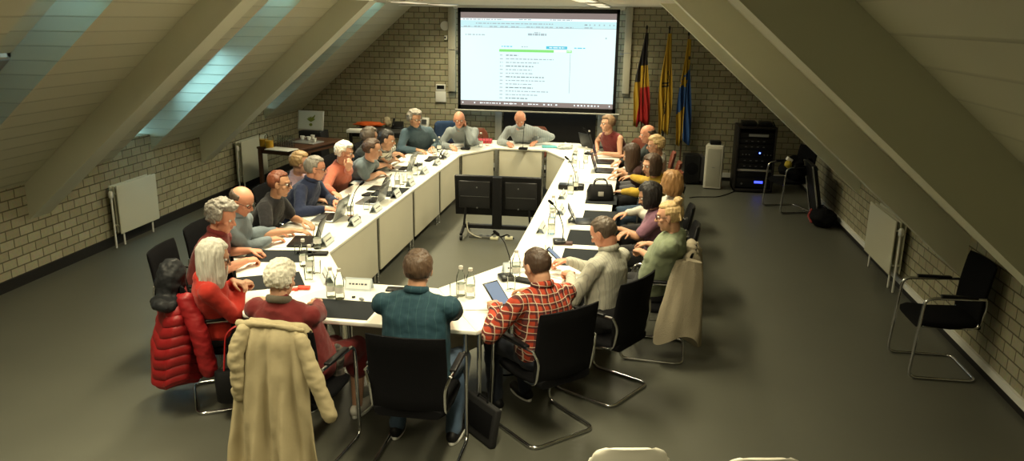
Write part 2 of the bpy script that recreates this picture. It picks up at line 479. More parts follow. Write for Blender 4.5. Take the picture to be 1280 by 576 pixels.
# ------------------------------------------------------------------ chairs
def chair_proto(backm=BLACKF, seatm=BLACKF, arm=True, style='slab'):
    """cantilever armchair, origin on the floor under the seat, facing +Y"""
    t = empty('cantilever_chair')
    W = .255; fr = MB()
    # floor loop closed at the rear, front uprights, arm rails running back
    for s in (-1, 1):
        fr.tube(rounded([(s*W*.4, -.24, .013), (s*W, -.24, .013), (s*W, .26, .013), (s*W, .22, .665), (s*W, -.21, .68)], .07, 6), .0125, 10)
        fr.tube(rounded([(s*W, -.21, .68), (s*(W-.03), -.235, .60), (s*(W-.035), -.20, .43), (s*(W-.04), .20, .425)], .05, 5), .0105, 8)
    fr.tube([(-W*.42, -.24, .013), (W*.42, -.24, .013)], .0125, 10)
    fr.tube([(-W+.04, .17, .425), (W-.04, .17, .425)], .0105, 8)
    fr.build('frame', CHROME, t, smooth=True)
    # seat
    sm = MB(); rings = []
    for y, z, w in ((-.23, .455, .20), (-.20, .465, .225), (0, .455, .235), (.18, .465, .23), (.23, .452, .21)):
        ring = []
        for a in range(24):
            an = 2*math.pi*a/24; cx, sx = math.cos(an), math.sin(an)
            ring.append(Vector((w*(abs(cx)**.35)*(1 if cx > 0 else -1), y, z-.02+.03*(abs(sx)**.5)*(1 if sx > 0 else -1))))
        rings.append(ring)
    sm.loft(rings); sm.build('seat', seatm, t, smooth=True)
    # back: padded slab, gently curved, leaning back
    bk = MB(); rings = []
    H0, H1 = (.46, .93) if style == 'slab' else (.50, .88)
    NZ = 12
    for j in range(NZ+1):
        u = j/NZ; z = H0+(H1-H0)*u; y0 = -.225-.05*u*u-.01
        w = .238 if style == 'slab' else .23*(1-.35*max(0, u-.6)**2*6)
        th = .019 if 0 < j < NZ else .008
        ring = []
        for a in range(28):
            an = 2*math.pi*a/28; cx, sx = math.cos(an), math.sin(an)
            X = w*(abs(cx)**.35)*(1 if cx > 0 else -1); Yv = th*(abs(sx)**.6)*(1 if sx > 0 else -1)
            ring.append(Vector((X, y0+Yv+.035*(X/w)**2, z)))
        rings.append(ring)
    bk.loft(rings); bk.build('backrest', backm, t, smooth=True)
    if arm:
        for s in (-1, 1):
            MB().box((s*W, -.02, .689), (.042, .26, .022)).build('armrest', BLACKP, t, bevel=.008, seg=3)
    return t
CH_BLACK = chair_proto(); CH_BROWN = chair_proto(BROWNL, BROWNL, True, 'round'); CH_LEATH = chair_proto(BLACKL, BLACKL, True, 'round')
CH_USED = set()
def chair(kind, x, y, deg, label, group=None):
    p = {'black': CH_BLACK, 'brown': CH_BROWN, 'leather': CH_LEATH}[kind]
    if kind in CH_USED: o = copy_tree(p)
    else: o = p; CH_USED.add(kind)
    o['category'] = 'chair'
    if group is None: group = {'black': 'black cantilever chairs round the tables', 'brown': 'reddish brown chairs at the far tables', 'leather': 'black padded chairs along the right row'}[kind]
    return place(o, (x, y, 0), R(deg-90), label, group)

# ------------------------------------------------------------------ people
SKIN = mat('skin', (.56, .30, .19), .55, var=.06, vscale=20)
SKINR = mat('ruddy_skin', (.60, .27, .17), .5, var=.06, vscale=20)
SKIND = mat('tanned_skin', (.46, .24, .14), .5, var=.06, vscale=20)
EYEW = mat('eye_white', (.7, .68, .64), .3); EYED = mat('eye_iris', (.03, .02, .015), .2)
LIP = mat('lips', (.42, .14, .11), .5)
def hairmat(name, c, var=.4):
    if name in MATS: return MATS[name]
    mt, n, b = nt(name)
    tc = n.nodes.new('ShaderNodeTexCoord'); mp = n.nodes.new('ShaderNodeMapping'); mp.inputs['Scale'].default_value = (110, 110, 14)
    nz = n.nodes.new('ShaderNodeTexNoise'); nz.inputs['Scale'].default_value = 1; nz.inputs['Detail'].default_value = 3
    n.links.new(tc.outputs['Object'], mp.inputs[0]); n.links.new(mp.outputs[0], nz.inputs['Vector'])
    mx = n.nodes.new('ShaderNodeMix'); mx.data_type = 'RGBA'; mx.inputs[6].default_value = (*[v*(1-var) for v in c], 1); mx.inputs[7].default_value = (*[min(1, v*(1+var)) for v in c], 1)
    n.links.new(nz.outputs['Fac'], mx.inputs[0]); n.links.new(mx.outputs[2], b.inputs['Base Color'])
    bp = n.nodes.new('ShaderNodeBump'); bp.inputs['Strength'].default_value = .7; bp.inputs['Distance'].default_value = .006
    n.links.new(nz.outputs['Fac'], bp.inputs['Height']); n.links.new(bp.outputs[0], b.inputs['Normal'])
    b.inputs['Roughness'].default_value = .5
    MATS[name] = mt
    return mt
HAIRS = dict(darkblond=hairmat('dark_blond_hair', (.30, .19, .08)), white=hairmat('white_hair', (.72, .68, .58)), grey=hairmat('grey_hair', (.23, .21, .18)), silver=hairmat('silver_hair', (.50, .48, .42)),
             brown=hairmat('dark_brown_hair', (.055, .030, .018)), black=hairmat('black_hair', (.012, .009, .009)), red=hairmat('auburn_hair', (.16, .045, .02)),
             blond=hairmat('blond_hair', (.52, .36, .17)), straw=hairmat('strawberry_blond_hair', (.38, .20, .075)), midbrown=hairmat('mid_brown_hair', (.20, .12, .065)),
             saltpep=hairmat('greying_brown_hair', (.085, .062, .044)), teak=hairmat('warm_brown_hair', (.085, .050, .030)))

def ring_e(c, rx, ry, tilt, n=20, sq=.85):
    """horizontal ellipse ring at c, tilted forward by tilt radians about x"""
    out = []
    for a in range(n):
        an = 2*math.pi*a/n; cx, sx = math.cos(an), math.sin(an)
        x = rx*(abs(cx)**sq)*(1 if cx > 0 else -1); y = ry*(abs(sx)**sq)*(1 if sx > 0 else -1)
        out.append(Vector((c[0]+x, c[1]+y*math.cos(tilt), c[2]-y*math.sin(tilt))))
    return out
def hsh(s): return sum(ord(c)*(i+1) for i, c in enumerate(s))
CRC, CRR = Vector((0, -.014, .030)), Vector((.077, .097, .090))

def hand(mb, wrist, f, n, side, curl=.5, sc=1.0, thumb_in=.4):
    """wrist, finger direction f, palm normal n (towards palm), side = lateral direction to the thumb"""
    f = f.normalized(); s = (side - f*side.dot(f)).normalized(); n = (n-f*n.dot(f)-s*n.dot(s)).normalized()
    spec = [(.028, .084, .042, .026, .021, .0085), (.0095, .088, .046, .029, .022, .0088), (-.0095, .083, .043, .027, .021, .0083), (-.028, .074, .033, .021, .018, .0074)]
    for (so, kl, l1, l2, l3, r) in spec:
        k0 = wrist + s*so*.55*sc + f*.012*sc; k = wrist + s*so*sc + f*kl*sc
        mb.cap(k0, k, .016*sc, .0125*sc, 10)
        p = k; ang = curl*.55; q = p
        spread = s*so*1.6
        for j, l in enumerate((l1, l2, l3)):
            d = (f+spread*(1-curl)).normalized()*math.cos(ang) + n*math.sin(ang)
            q = p + d*l*sc
            mb.cap(p, q, r*sc*(1-.07*j), r*sc*(.93-.07*j), 8); p = q; ang += curl*.85
    t0 = wrist + s*.018*sc + f*.022*sc; t1 = t0 + (s*.75+f*.62+n*.2).normalized()*.042*sc
    t2 = t1 + (s*.25+f*.9+n*thumb_in).normalized()*.034*sc; t3 = t2 + (f*.9+n*(thumb_in+.2)-s*.15).normalized()*.026*sc
    mb.cap(t0, t1, .0145*sc, .0115*sc, 10); mb.cap(t1, t2, .0112*sc, .0100*sc, 8); mb.cap(t2, t3, .0100*sc, .0082*sc, 8)

def ik(sh, wr, pole, la, lb):
    d = wr-sh; L = d.length
    if L > (la+lb)*.985: wr = sh+d.normalized()*(la+lb)*.985; d = wr-sh; L = d.length
    if L < abs(la-lb)+.05: L = abs(la-lb)+.05
    a = (la*la-lb*lb+L*L)/(2*L); h = math.sqrt(max(0, la*la-a*a)); u = d.normalized()
    p = pole-u*pole.dot(u)
    p = p.normalized() if p.length > 1e-4 else u.orthogonal()
    return sh+u*a+p*h, wr

def person(px, py, deg, head, label, hands, hair='short', haircol='brown', skin=SKIN, shirt=None, sleeve='long', pants=None,
           look=None, pitch=20, female=False, bulk=1.0, glasses=False, near=False, collar=None, fist=(), chin=None,
           face_up=False, barelegs=False, legs_back=.0, shoulder=1.0, cardigan=None, roll=0, knees=.13, shoe=None):
    """px,py pelvis on the plan, deg facing direction, head centre in the room, hands: [left, right] world targets"""
    face = R(deg-90); ca, sa = math.cos(-face), math.sin(-face)
    def loc(p): 
        x, y = p[0]-px, p[1]-py
        return Vector((x*ca-y*sa, x*sa+y*ca, p[2]))
    t = empty('person', (px, py, 0), face, label, 'person')
    vox = .0055 if near else .0075; cv = .011 if near else .013
    Hc = loc(head)
    hy = R((look if look is not None else deg)-deg)
    MH = Matrix.Rotation(hy, 3, 'Z') @ Matrix.Rotation(R(roll), 3, 'Y') @ Matrix.Rotation(R(-pitch), 3, 'X')
    neck_top = Hc + MH @ Vector((0, -.028, -.055))
    # base of the neck sits under and behind the head
    fwd = Vector((Hc.x*.9, Hc.y-.060, Hc.z-.128))
    P0 = Vector((0, 0, .50)); dz = fwd.z-P0.z
    k = bulk*(.93 if female else 1)
    def sp(u):
        b = .35
        return Vector((fwd.x*u**1.2, fwd.y*(u*.75+.25*u*u), P0.z+dz*u))
    tilt = math.atan2(fwd.y, dz)*.8
    prof = [(0.0, .165, .125), (.10, .18, .13), (.28, .160 if not female else .145, .115), (.48, .165, .118), (.66, .175, .118), (.80, .175, .108), (.89, .150, .088), (.95, .105, .070), (1.0, .066, .060)]
    if bulk > 1.05: prof[2] = (.28, .178, .140); prof[3] = (.48, .178, .132)
    def torso(mb, grow=0, top=1.0):
        rings = []
        for u, rx, ry in prof:
            if u > top: break
            g = grow
            rings.append(ring_e(sp(u), rx*k+g, ry*k+g, tilt*min(1, u*1.3)))
        mb.loft(rings)
    body = MB(); torso(body)
    SW = .175*shoulder*(.92 if female else 1)*min(1.08, k+.02)
    ups = sp(.865)
    sh = [ups+Vector((-SW, 0, .0)), ups+Vector((SW, 0, .0))]
    la, lb = .285*(.95 if female else 1), .255*(.95 if female else 1)
    ar = .95 if female else 1.05
    arms = []
    for i, s in enumerate((-1, 1)):
        tg = loc(hands[i]); 
        el_hint = Vector((s*.75, -.35, -.75))
        dirn = (tg-sh[i]); dirn.z = 0
        dirn = dirn.normalized() if dirn.length > .01 else Vector((0, 1, 0))
        is_chin = (chin == i)
        if is_chin:
            wr = tg
            f = (MH @ Vector((-s*.2, .05, 1))).normalized(); nn = (Hc-wr).normalized(); el_hint = Vector((s*.5, .3, -1)) 
        else:
            f = (dirn*.9+Vector((-s*.35, .25, -.12))).normalized(); nn = Vector((0, 0, -1))
            wr = tg - f*.075
        el, wr = ik(sh[i], wr, el_hint, la, lb)
        if not is_chin and el.z < .785 and el.y > .18: el.z = .785
        arms.append((sh[i], el, wr))
        body.chain([sh[i], sh[i].lerp(el, .3), el], [.056*ar, .047*ar, .037*ar]).chain([el, el.lerp(wr, .3), wr], [.038*ar, .040*ar, .026*ar])
        sd = Vector((-s, 0, 0)) if not is_chin else f.cross(nn)*(-s)
        hand(body, wr, f, nn, sd, 1.35 if (i in fist or is_chin) else .45, .98 if female else 1.06, .4)
    # neck and head
    body.cap(sp(.97), neck_top, .058*(.9 if female else 1.05), .054*(.9 if female else 1.03), 14)
    def H(x, y, z): return Hc + MH @ Vector((x, y, z))
    hs = .97 if female else 1.04
    body.ell(H(0, -.014, .030), CRR*hs, MH, 28, 20)
    body.ell(H(0, .020, -.040), (.057*hs, .066*hs, .074*hs), MH, 20, 14)
    body.ell(H(0, .052, -.092), (.027, .026, .020), MH, 12, 8)
    body.cap(H(0, .077, .022), H(0, .104, -.020), .0075, .0125, 8)
    body.cap(H(-.010, .090, -.024), H(.010, .090, -.024), .0085, .0085, 8)
    body.cap(H(-.040, .064, .034), H(.040, .064, .034), .012, .012, 8)
    body.cap(H(-.017, .077, .034), H(.017, .077, .034), .0115, .0115, 8)
    for s in (-1, 1):
        body.ell(H(s*.040, .052, -.018), (.022, .022, .020), MH, 10, 8)
        body.ell(H(s*.077*hs, -.006, .000), (.0085, .019, .033), MH @ Matrix.Rotation(R(s*18), 3, 'Z'), 12, 8)
        body.ell(H(s*.074*hs, -.002, -.022), (.008, .010, .014), MH, 10, 6)
    body.cap(H(-.016, .082, -.046), H(.016, .082, -.046), .0075, .0075, 8)
    body.cap(H(-.014, .080, -.058), H(.014, .080, -.058), .0080, .0080, 8)
    # legs
    legs = []
    for s in (-1, 1):
        hip = Vector((s*.085, .0, .545)); kn = Vector((s*knees, .42, .50)); an = Vector((s*(knees+.0), .38-legs_back, .085)); toe = an+Vector((s*.02, .15, -.05))
        legs.append((hip, kn, an, toe))
        body.chain([hip, hip.lerp(kn, .5), kn], [.082*k, .074*k, .056]).chain([kn, kn.lerp(an, .3), an], [.055, .055, .036])
        body.chain([an-Vector((0, .03, .04)), an+Vector((0, .05, -.045)), toe], [.032, .034, .026])
    link('body', remeshed(body, vox, 2, .5), skin, t)
    # eyes and lips
    for s in (-1, 1):
        e = MB().ell(H(s*.030, .071, .011), (.0125, .0125, .0115), MH, 12, 8); e.ell(H(s*.030, .0795, .011), (.0055, .005, .0055), MH, 8, 6, mi=1)
        e.build('eye', [EYEW, EYED], t, smooth=True)
    MB().cap(H(-.017, .0845, -.0475), H(.017, .0845, -.0475), .0052, .0052, 8).cap(H(-.013, .083, -.057), H(.013, .083, -.057), .0058, .0058, 8).build('lips', LIP, t, smooth=True)
    # shirt
    sm_ = shirt or WHITEP
    c = MB(); torso(c, .013, 1.0)
    c.cap(sh[0].lerp(sp(.95), .35), sp(.965)+Vector((-.035, -.01, 0)), .050, .046); c.cap(sh[1].lerp(sp(.95), .35), sp(.965)+Vector((.035, -.01, 0)), .050, .046)
    g = .012
    if collar: c.cap(sp(.93), sp(.985).lerp(neck_top, .22), .078, .066)
    else: c.cap(sp(.90), sp(.955)-Vector((0, .022, 0)), .082, .074)
    for i, (a, el, wr) in enumerate(arms):
        if sleeve == 'none':
            c.cap(a-Vector((a.x*.25, 0, .0)), a+Vector((0, 0, -.01)), .058*ar, .055*ar); continue
        if sleeve == 'short':
            en = a.lerp(el, .72); c.chain([a, a.lerp(el, .4), en], [.058*ar+g, .052*ar+g, .049*ar+g])
        elif sleeve == 'rolled':
            en = el.lerp(wr, .25); c.chain([a, a.lerp(el, .4), el, en], [.058*ar+g, .050*ar+g, .042*ar+g, .043*ar+g])
        else:
            en = el.lerp(wr, .93); c.chain([a, a.lerp(el, .3), el], [.058*ar+g, .050*ar+g, .042*ar+g]).chain([el, el.lerp(wr, .4), en], [.043*ar+g, .043*ar+g*.8, .031*ar+g*.5])
    c.chain([sh[0]+Vector((.03, 0, .004)), sp(.93), sh[1]+Vector((-.03, 0, .004))], [.060*ar, .075*ar, .060*ar])
    if female:
        for s in (-1, 1):
            cc = sp(.60)+Vector((s*.072, .095*k, 0)); c.ell(cc, (.068, .062, .066), None, 14, 10)
    me = remeshed(c, cv, 2, .5); wrinkle(me, .007, 11, hsh(label) % 17, (1, 1, .8)); wrinkle(me, .0025, 34, 3)
    link('shirt', me, sm_, t)
    if collar:
        cb = MB(); pts = []
        for a in range(14):
            an = 2*math.pi*a/14; q = sp(.985).lerp(neck_top, .30)+Vector((math.cos(an)*.066, math.sin(an)*.064+.002, .006-.020*math.sin(an))); pts.append(q)
        cb.tube(pts, .0135, 8, closed=True, flat=1.7); cb.build('collar', collar, t, smooth=True)
    if cardigan:
        c2 = MB(); c2.add([], [])
    # trousers, shoes
    if pants:
        p = MB()
        p.loft([ring_e(Vector((0, 0, z)), rx, ry, 0) for z, rx, ry in ((.465, .165*k, .135*k), (.52, .195*k, .155*k), (.60, .188*k, .148*k), (.66, .165*k, .135*k))])
        for (hip, kn, an, toe) in legs:
            if barelegs: p.chain([hip, kn+Vector((0, .0, -.01))], [.094*k, .082]); p.chain([kn, kn.lerp(an, .35)], [.075, .085])
            else: p.chain([hip, hip.lerp(kn, .5), kn], [.092*k, .086*k, .070]).chain([kn, kn.lerp(an, .4), an+Vector((0, 0, .0))], [.068, .066, .055])
        if barelegs: p.cap(legs[0][0].lerp(legs[1][0], .5)+Vector((0, .15, 0)), legs[0][1].lerp(legs[1][1], .5)-Vector((0, .02, 0)), .08, .07)
        me = remeshed(p, .015, 2, .5); wrinkle(me, .006, 14, 5); link('skirt' if barelegs else 'trousers', me, pants, t)
    for (hip, kn, an, toe) in legs:
        s_ = MB(); s_.chain([an+Vector((0, -.035, -.035)), an+Vector((0, .04, -.042)), toe+Vector((0, .02, .0))], [.043, .045, .036])
        if not barelegs: s_.cap(an, an+Vector((0, 0, -.03)), .046, .048)
        me = remeshed(s_, .010, 2, .5)
        for v in me.vertices: v.co.z = max(v.co.z, .018)
        shoe_o = link('shoe', me, shoe or BLACKL, t)
        so = MB(); pts2 = []
        for a in range(20):
            an_ = 2*math.pi*a/20; cx, sx = math.cos(an_), math.sin(an_)
            pts2.append((an.x+(toe.x-an.x)*(.5+.5*sx)+cx*.044, an.y+.065+sx*.135, 0))
        so.prism([(q[0], q[1]) for q in pts2], .002, .024).build('sole', WHITEP if near else BLACKP, shoe_o, bevel=.004)
    # hair
    build_hair(t, H, MH, hair, HAIRS[haircol], hs, near, hsh(label) % 100, Hc)
    if glasses:
        gl = MB()
        for s in (-1, 1):
            pts = [H(s*.033+math.cos(a*math.pi/6)*.024, .094-abs(math.cos(a*math.pi/6))*.003, .010+math.sin(a*math.pi/6)*.017) for a in range(12)]
            gl.tube(pts, .0022, 6, closed=True)
            gl.tube([H(s*.057, .090, .014), H(s*.077*hs+s*.006, .03, .014), H(s*.080*hs, -.01, .010)], .002, 6)
        gl.tube([H(-.009, .098, .012), H(.009, .098, .012)], .002, 6)
        gl.build('glasses', BLACKP, t, smooth=True)
    return t

def build_hair(t, H, MH, style, m, hs, near, seed, Hc):
    rnd = random.Random(seed)
    vox = .0055 if near else .0075
    hb = MB()
    th = dict(short=.013, balding=.009, bald=.003, curly=.030, bob=.018, long=.016, bun=.012, buzz=.006, grown=.020, pixie=.022, pony=.013)[style]
    r0 = CRR*hs
    def region(d):
        """>0 where there is hair, d in head coordinates"""
        x, y, z = d
        if style in ('balding', 'bald'):
            low = -.45 if y < 0 else -.15
            v = min(.50-z if style == 'balding' else .36-z, z-low, .30-y)
            return v
        front = .62 if style in ('short', 'buzz') else .55
        side_lo = -.08 if y > -.1 else -.80
        if style in ('bob', 'long', 'grown', 'curly'): side_lo = -.35 if y > .0 else -.7
        v1 = z-(front if y > .35 else side_lo)
        if y > .35: v1 = z-front+(.0 if abs(x) < .5 else .05)
        else: v1 = z-side_lo
        v2 = .55-y if z < front else 1
        return min(v1, v2) if z < front else max(.05, z-front+.05)
    def fn(d, p):
        v = region(d)
        kx = max(0, min(1, v/.14)); kx = kx*kx*(3-2*kx)
        f_ = 1 + (kx*th/.085) - (1-kx)*.12
        q = Vector((p.x*f_, p.y*f_, p.z*f_))
        if kx > 0:
            a = {'curly': .014, 'grown': .007, 'pixie': .008, 'bob': .004}.get(style, .003)
            fr = 26 if style == 'curly' else 32
            q += d*a*kx*noise.noise(Vector((d.x*fr*.09, d.y*fr*.09, d.z*fr*.09))*1.6+Vector((seed, 0, 0)))*1.6
        return q
    hb.ell(H(0, -.014, .030), r0, MH, 44, 30, fn)
    # tufts and locks that follow the skull
    if style in ('curly', 'pixie', 'grown', 'short', 'balding', 'bob'):
        n_ = {'curly': 95, 'pixie': 90, 'grown': 70, 'short': 50, 'balding': 40, 'bob': 50}[style]
        for _ in range(n_):
            d = Vector((rnd.gauss(0, 1), rnd.gauss(-.2, 1), rnd.gauss(.5, 1))).normalized()
            if region(d) < .10: continue
            rad = Vector((d.x*r0.x, d.y*r0.y, d.z*r0.z))
            o_ = Vector((0, -.014, .030))+rad*(1+th*.75/.085)
            tn = Vector((d.y*rnd.choice((-1, 1)), -d.x, 0))*.5+Vector((0, -.3 if d.z > .5 else 0, -1 if d.z < .6 else 0)) + Vector((rnd.gauss(0, .35), rnd.gauss(0, .35), 0))
            tn = (tn - d*tn.dot(d)).normalized()
            L = {'curly': .022, 'pixie': .034, 'grown': .030, 'short': .022, 'balding': .02, 'bob': .05}[style]; w = {'curly': .0095, 'pixie': .0075}.get(style, .006)
            a_, b_ = o_-tn*L*.5, o_+tn*L*.5 - d*(.3*L*L/.09)
            if style == 'curly': b_ += d*rnd.uniform(0, .010)
            hb.cap(H(*a_), H(*b_), w, w*.6, 7)
    if style in ('long', 'bob', 'pony'):
        length = {'long': .27, 'bob': .15, 'pony': .13}[style]
        amax = 128 if style != 'pony' else 60
        na = 26
        for i in range(na):
            a = -amax+2*amax*i/(na-1)+rnd.uniform(-2, 2)
            ar_ = R(a); d = Vector((math.sin(ar_), -math.cos(ar_), 0))
            ps = []; rr = []
            N = 9
            for j in range(N):
                u = j/(N-1)
                if u < .4:
                    el = (1-u/.4)*R(62); q = Vector((d.x*r0.x*math.cos(el)*1.10, d.y*r0.y*math.cos(el)*1.10-.014, .030+r0.z*math.sin(el)*1.10))
                else:
                    v = (u-.4)/.6; L = length*(1-.25*(abs(a)/amax)**2)
                    spread = (1.10+.22*v*(1-v)*2 - .10*v)
                    q = Vector((d.x*r0.x*spread, d.y*r0.y*spread-.014 - .0*v, .030-L*v))
                    if style == 'pony': q = Vector((q.x*(1-v*.6), q.y*(1-.2*v)-.02*v, q.z))
                q += Vector((rnd.gauss(0, .002), rnd.gauss(0, .002), 0))
                ps.append(H(*q) if u < .4 else (H(0, -.014, .030)+(MH.to_4x4().to_3x3() @ Vector((q.x, q.y+.014, 0)))+Vector((0, 0, (q.z-.030)))))
                rr.append(.0145*(1-.45*max(0, u-.75)/.25))
            hb.chain(ps, rr, 7)
    if style == 'bun':
        hb.ell(H(0, -.085, .120), (.040, .036, .036), MH, 14, 10, lambda d, p: p*(1+.16*noise.noise(d*3.2)))
        for k_ in range(8):
            a = k_*.8; hb.cap(H(math.cos(a)*.025, -.085+math.sin(a)*.02, .125), H(math.cos(a+1)*.04, -.09+math.sin(a+1)*.035, .13+.012*math.sin(k_*2)), .011, .006, 7)
        for k_ in range(10):
            x = (k_-4.5)*.013; hb.cap(H(x*1.2, -.098, -.02), H(x*.3, -.095, .10), .009, .008, 7)
    me = remeshed(hb, vox, 1, .5)
    if style in ('curly', 'pixie'): wrinkle(me, .004, 60, seed)
    if style in ('long', 'bob', 'pony', 'bun', 'short', 'buzz'): wrinkle(me, .0045 if style in ('long', 'bob') else .0022, 55, seed, (1, 1, .16))
    link('hair', me, m, t)
# ------------------------------------------------------------------ who sits where
def cloth(name, c, b=.25, var=.12): return mat(name, c, .9, bump=b, bscale=220, var=var, vscale=14, sheen=.1)
DENIM = cloth('blue_denim', (.05, .085, .14)); DARKJ = cloth('dark_navy_denim', (.010, .014, .026)); DARKT = cloth('black_trousers', (.014, .014, .016)); GREYT = cloth('grey_trousers', (.08, .08, .09))
TEAL = stripes_mat('teal_checked_cotton', (.008, .042, .062), [('X', .05, .10, 0, (.006, .035, .055), .6), ('Z', .05, .10, 0, (.006, .035, .055), .6), ('X', .05, .06, .5, (.05, .12, .13), .4)])
PLAID = stripes_mat('red_and_white_plaid_flannel', (.42, .045, .016),
    [('X', .048, .42, 0, (.035, .010, .014), .78), ('Z', .048, .42, 0, (.035, .010, .014), .78), ('X', .048, .09, .68, (.70, .55, .40), .8), ('Z', .048, .09, .68, (.70, .55, .40), .8)])
STRIPE = stripes_mat('pale_striped_cotton', (.42, .41, .34), [('X', .024, .22, 0, (.24, .24, .22), .6), ('Y', .024, .18, 0, (.30, .30, .27), .4)])
def near_(v, dx=0, dy=0, dz=0): return (v.x+dx, v.y+dy, v.z+dz)
ZH = .800
def hd(x, y, z=ZH): return at(x, y, z)

# near side
chair('black', -1.215, 4.33, 90, 'black armchair of the man in the teal shirt at the near table')
person(-1.24, 4.40, 90, at(523, 338, 1.20), 'man with short brown hair seen from behind in a teal short-sleeved shirt and jeans',
       [hd(497, 366), hd(562, 378)], 'short', 'teak', SKIN, TEAL, 'short', DENIM, look=95, pitch=12, bulk=1.12, near=True, collar=TEAL, shoulder=1.1, legs_back=.20, knees=.19)
REDC = cloth('dark_red_knit', (.14, .010, .010)); REDS = cloth('bright_red_knit', (.42, .020, .010)); 
chair('black', -1.95, 4.30, 84, 'armchair under the long beige trench coat')
person(-1.98, 4.44, 84, at(352, 350, 1.13), 'person with short white hair in a dark red cardigan, seen from behind',
       [hd(330, 372), hd(398, 372)], 'pixie', 'white', SKIN, REDC, 'long', REDC, look=80, pitch=16, female=True, bulk=1.18, near=True, barelegs=True,
       collar=cloth('taupe_scarf', (.10, .085, .06)), shoulder=1.08, knees=.16, shoe=mat('white_sandal', (.7, .68, .62), .5))
chair('black', -2.79, 4.92, 32, 'black armchair with the red padded jacket, at the near left corner')
person(-2.80, 4.86, 28, at(268, 322, 1.12), 'woman with long straight grey hair in a bright red sweater and glasses',
       [hd(303, 354, .90), hd(311, 352, .88)], 'long', 'silver', SKIN, REDS, 'long', DARKT, look=22, pitch=16, female=True, bulk=1.05, near=True, glasses=True, fist=(0, 1))
MAROON = cloth('maroon_polo', (.16, .018, .016))
chair('black', -3.34, 5.50, 8, 'black armchair of the man in the maroon polo')
person(-3.30, 5.49, 8, at(279, 272, 1.17), 'older man with tousled grey hair in a maroon polo leaning on his forearms',
       [hd(324, 314), hd(318, 324)], 'curly', 'grey', SKINR, MAROON, 'short', DARKT, look=0, pitch=18, near=True, fist=(0, 1), collar=MAROON)
LBLUE = cloth('pale_blue_cotton', (.17, .21, .24))
chair('black', -3.44, 6.18, 5, 'black armchair of the balding man in the pale blue shirt')
person(-3.42, 6.15, 3, at(303, 252, 1.19), 'balding man with glasses in a pale blue long-sleeved shirt',
       [hd(355, 288), hd(346, 298)], 'balding', 'saltpep', SKINR, LBLUE, 'long', DARKT, look=-8, pitch=24, near=True, glasses=True, collar=LBLUE)
BLK = cloth('black_jersey', (.012, .011, .013))
chair('black', -3.58, 6.98, 0, 'black armchair of the auburn-haired woman in black')
person(-3.55, 6.97, 0, at(350, 230, 1.19), 'woman with short auburn hair in a black T-shirt, forearms on the table',
       [hd(386, 279), hd(378, 289)], 'bob' if False else 'short', 'red', SKIND, BLK, 'short', DARKT, look=8, pitch=8, female=True, near=True, glasses=True)
NAVY = cloth('navy_sweater', (.016, .024, .065))
chair('black', -3.60, 7.78, 0, 'black armchair of the man in the navy sweater')
person(-3.55, 7.78, 0, at(395, 211, 1.17), 'grey-haired man with glasses in a navy sweater typing on a laptop',
       [hd(424, 254), hd(415, 262)], 'short', 'grey', SKINR, NAVY, 'long', DARKT, look=15, pitch=10, near=True, glasses=True, collar=NAVY, bulk=1.08)
chair('black', -3.64, 8.32, 0, 'black armchair of the blond woman half hidden by the man in navy')
person(-3.67, 8.30, 0, at(376, 204, 1.16), 'woman with dark blond hair in a lilac top, half hidden by the man in navy',
       [hd(408, 244), hd(404, 250)], 'grown', 'darkblond', SKIN, cloth('lilac_cotton', (.36, .25, .30)), 'short', DARKT, look=20, pitch=6, female=True)
SALMON = cloth('salmon_knit', (.50, .14, .085))
chair('black', -3.64, 9.08, 0, 'black armchair of the white-haired woman in salmon')
person(-3.57, 8.98, -4, at(431, 191, 1.17), 'white-haired woman in a salmon cardigan, chin on her hand',
       [at(436, 213, 1.03), hd(421, 243)], 'pixie', 'white', SKIN, SALMON, 'long', DARKT, look=10, pitch=14, female=True, bulk=1.06, chin=0, near=True)
GREYB = cloth('blue_grey_cotton', (.12, .155, .17))
chair('black', -3.60, 9.72, 0, 'black armchair of the young man in the grey T-shirt')
person(-3.58, 9.55, 0, at(466, 187, 1.17), 'young man with cropped brown hair in a blue-grey T-shirt at a silver laptop',
       [hd(488, 207), hd(478, 216)], 'short', 'brown', SKIN, GREYB, 'short', DENIM, look=12, pitch=10)
chair('black', -3.64, 10.28, 0, 'black armchair of the grey-haired person in the dark top')
person(-3.63, 10.22, 0, at(463, 172, 1.20), 'grey-haired person in a dark top looking towards the screen',
       [hd(492, 196), hd(484, 202)], 'grown', 'saltpep', SKIND, cloth('charcoal_wool', (.03, .035, .035)), 'long', DARKT, look=40, pitch=4)
chair('black', -3.58, 10.82, 0, 'black armchair of the dark-haired woman in the patterned white top')
person(-3.52, 10.62, 0, at(484, 175, 1.20), 'woman with pulled-back black hair in a white and black patterned sleeveless top',
       [hd(507, 194), hd(500, 201)], 'pony', 'black', SKIND, stripes_mat('white_black_print', (.6, .58, .5), [('X', .07, .3, 0, (.03, .03, .03), .8), ('Z', .09, .35, .3, (.03, .03, .03), .7)]), 'none', DARKT, look=5, pitch=14, female=True)
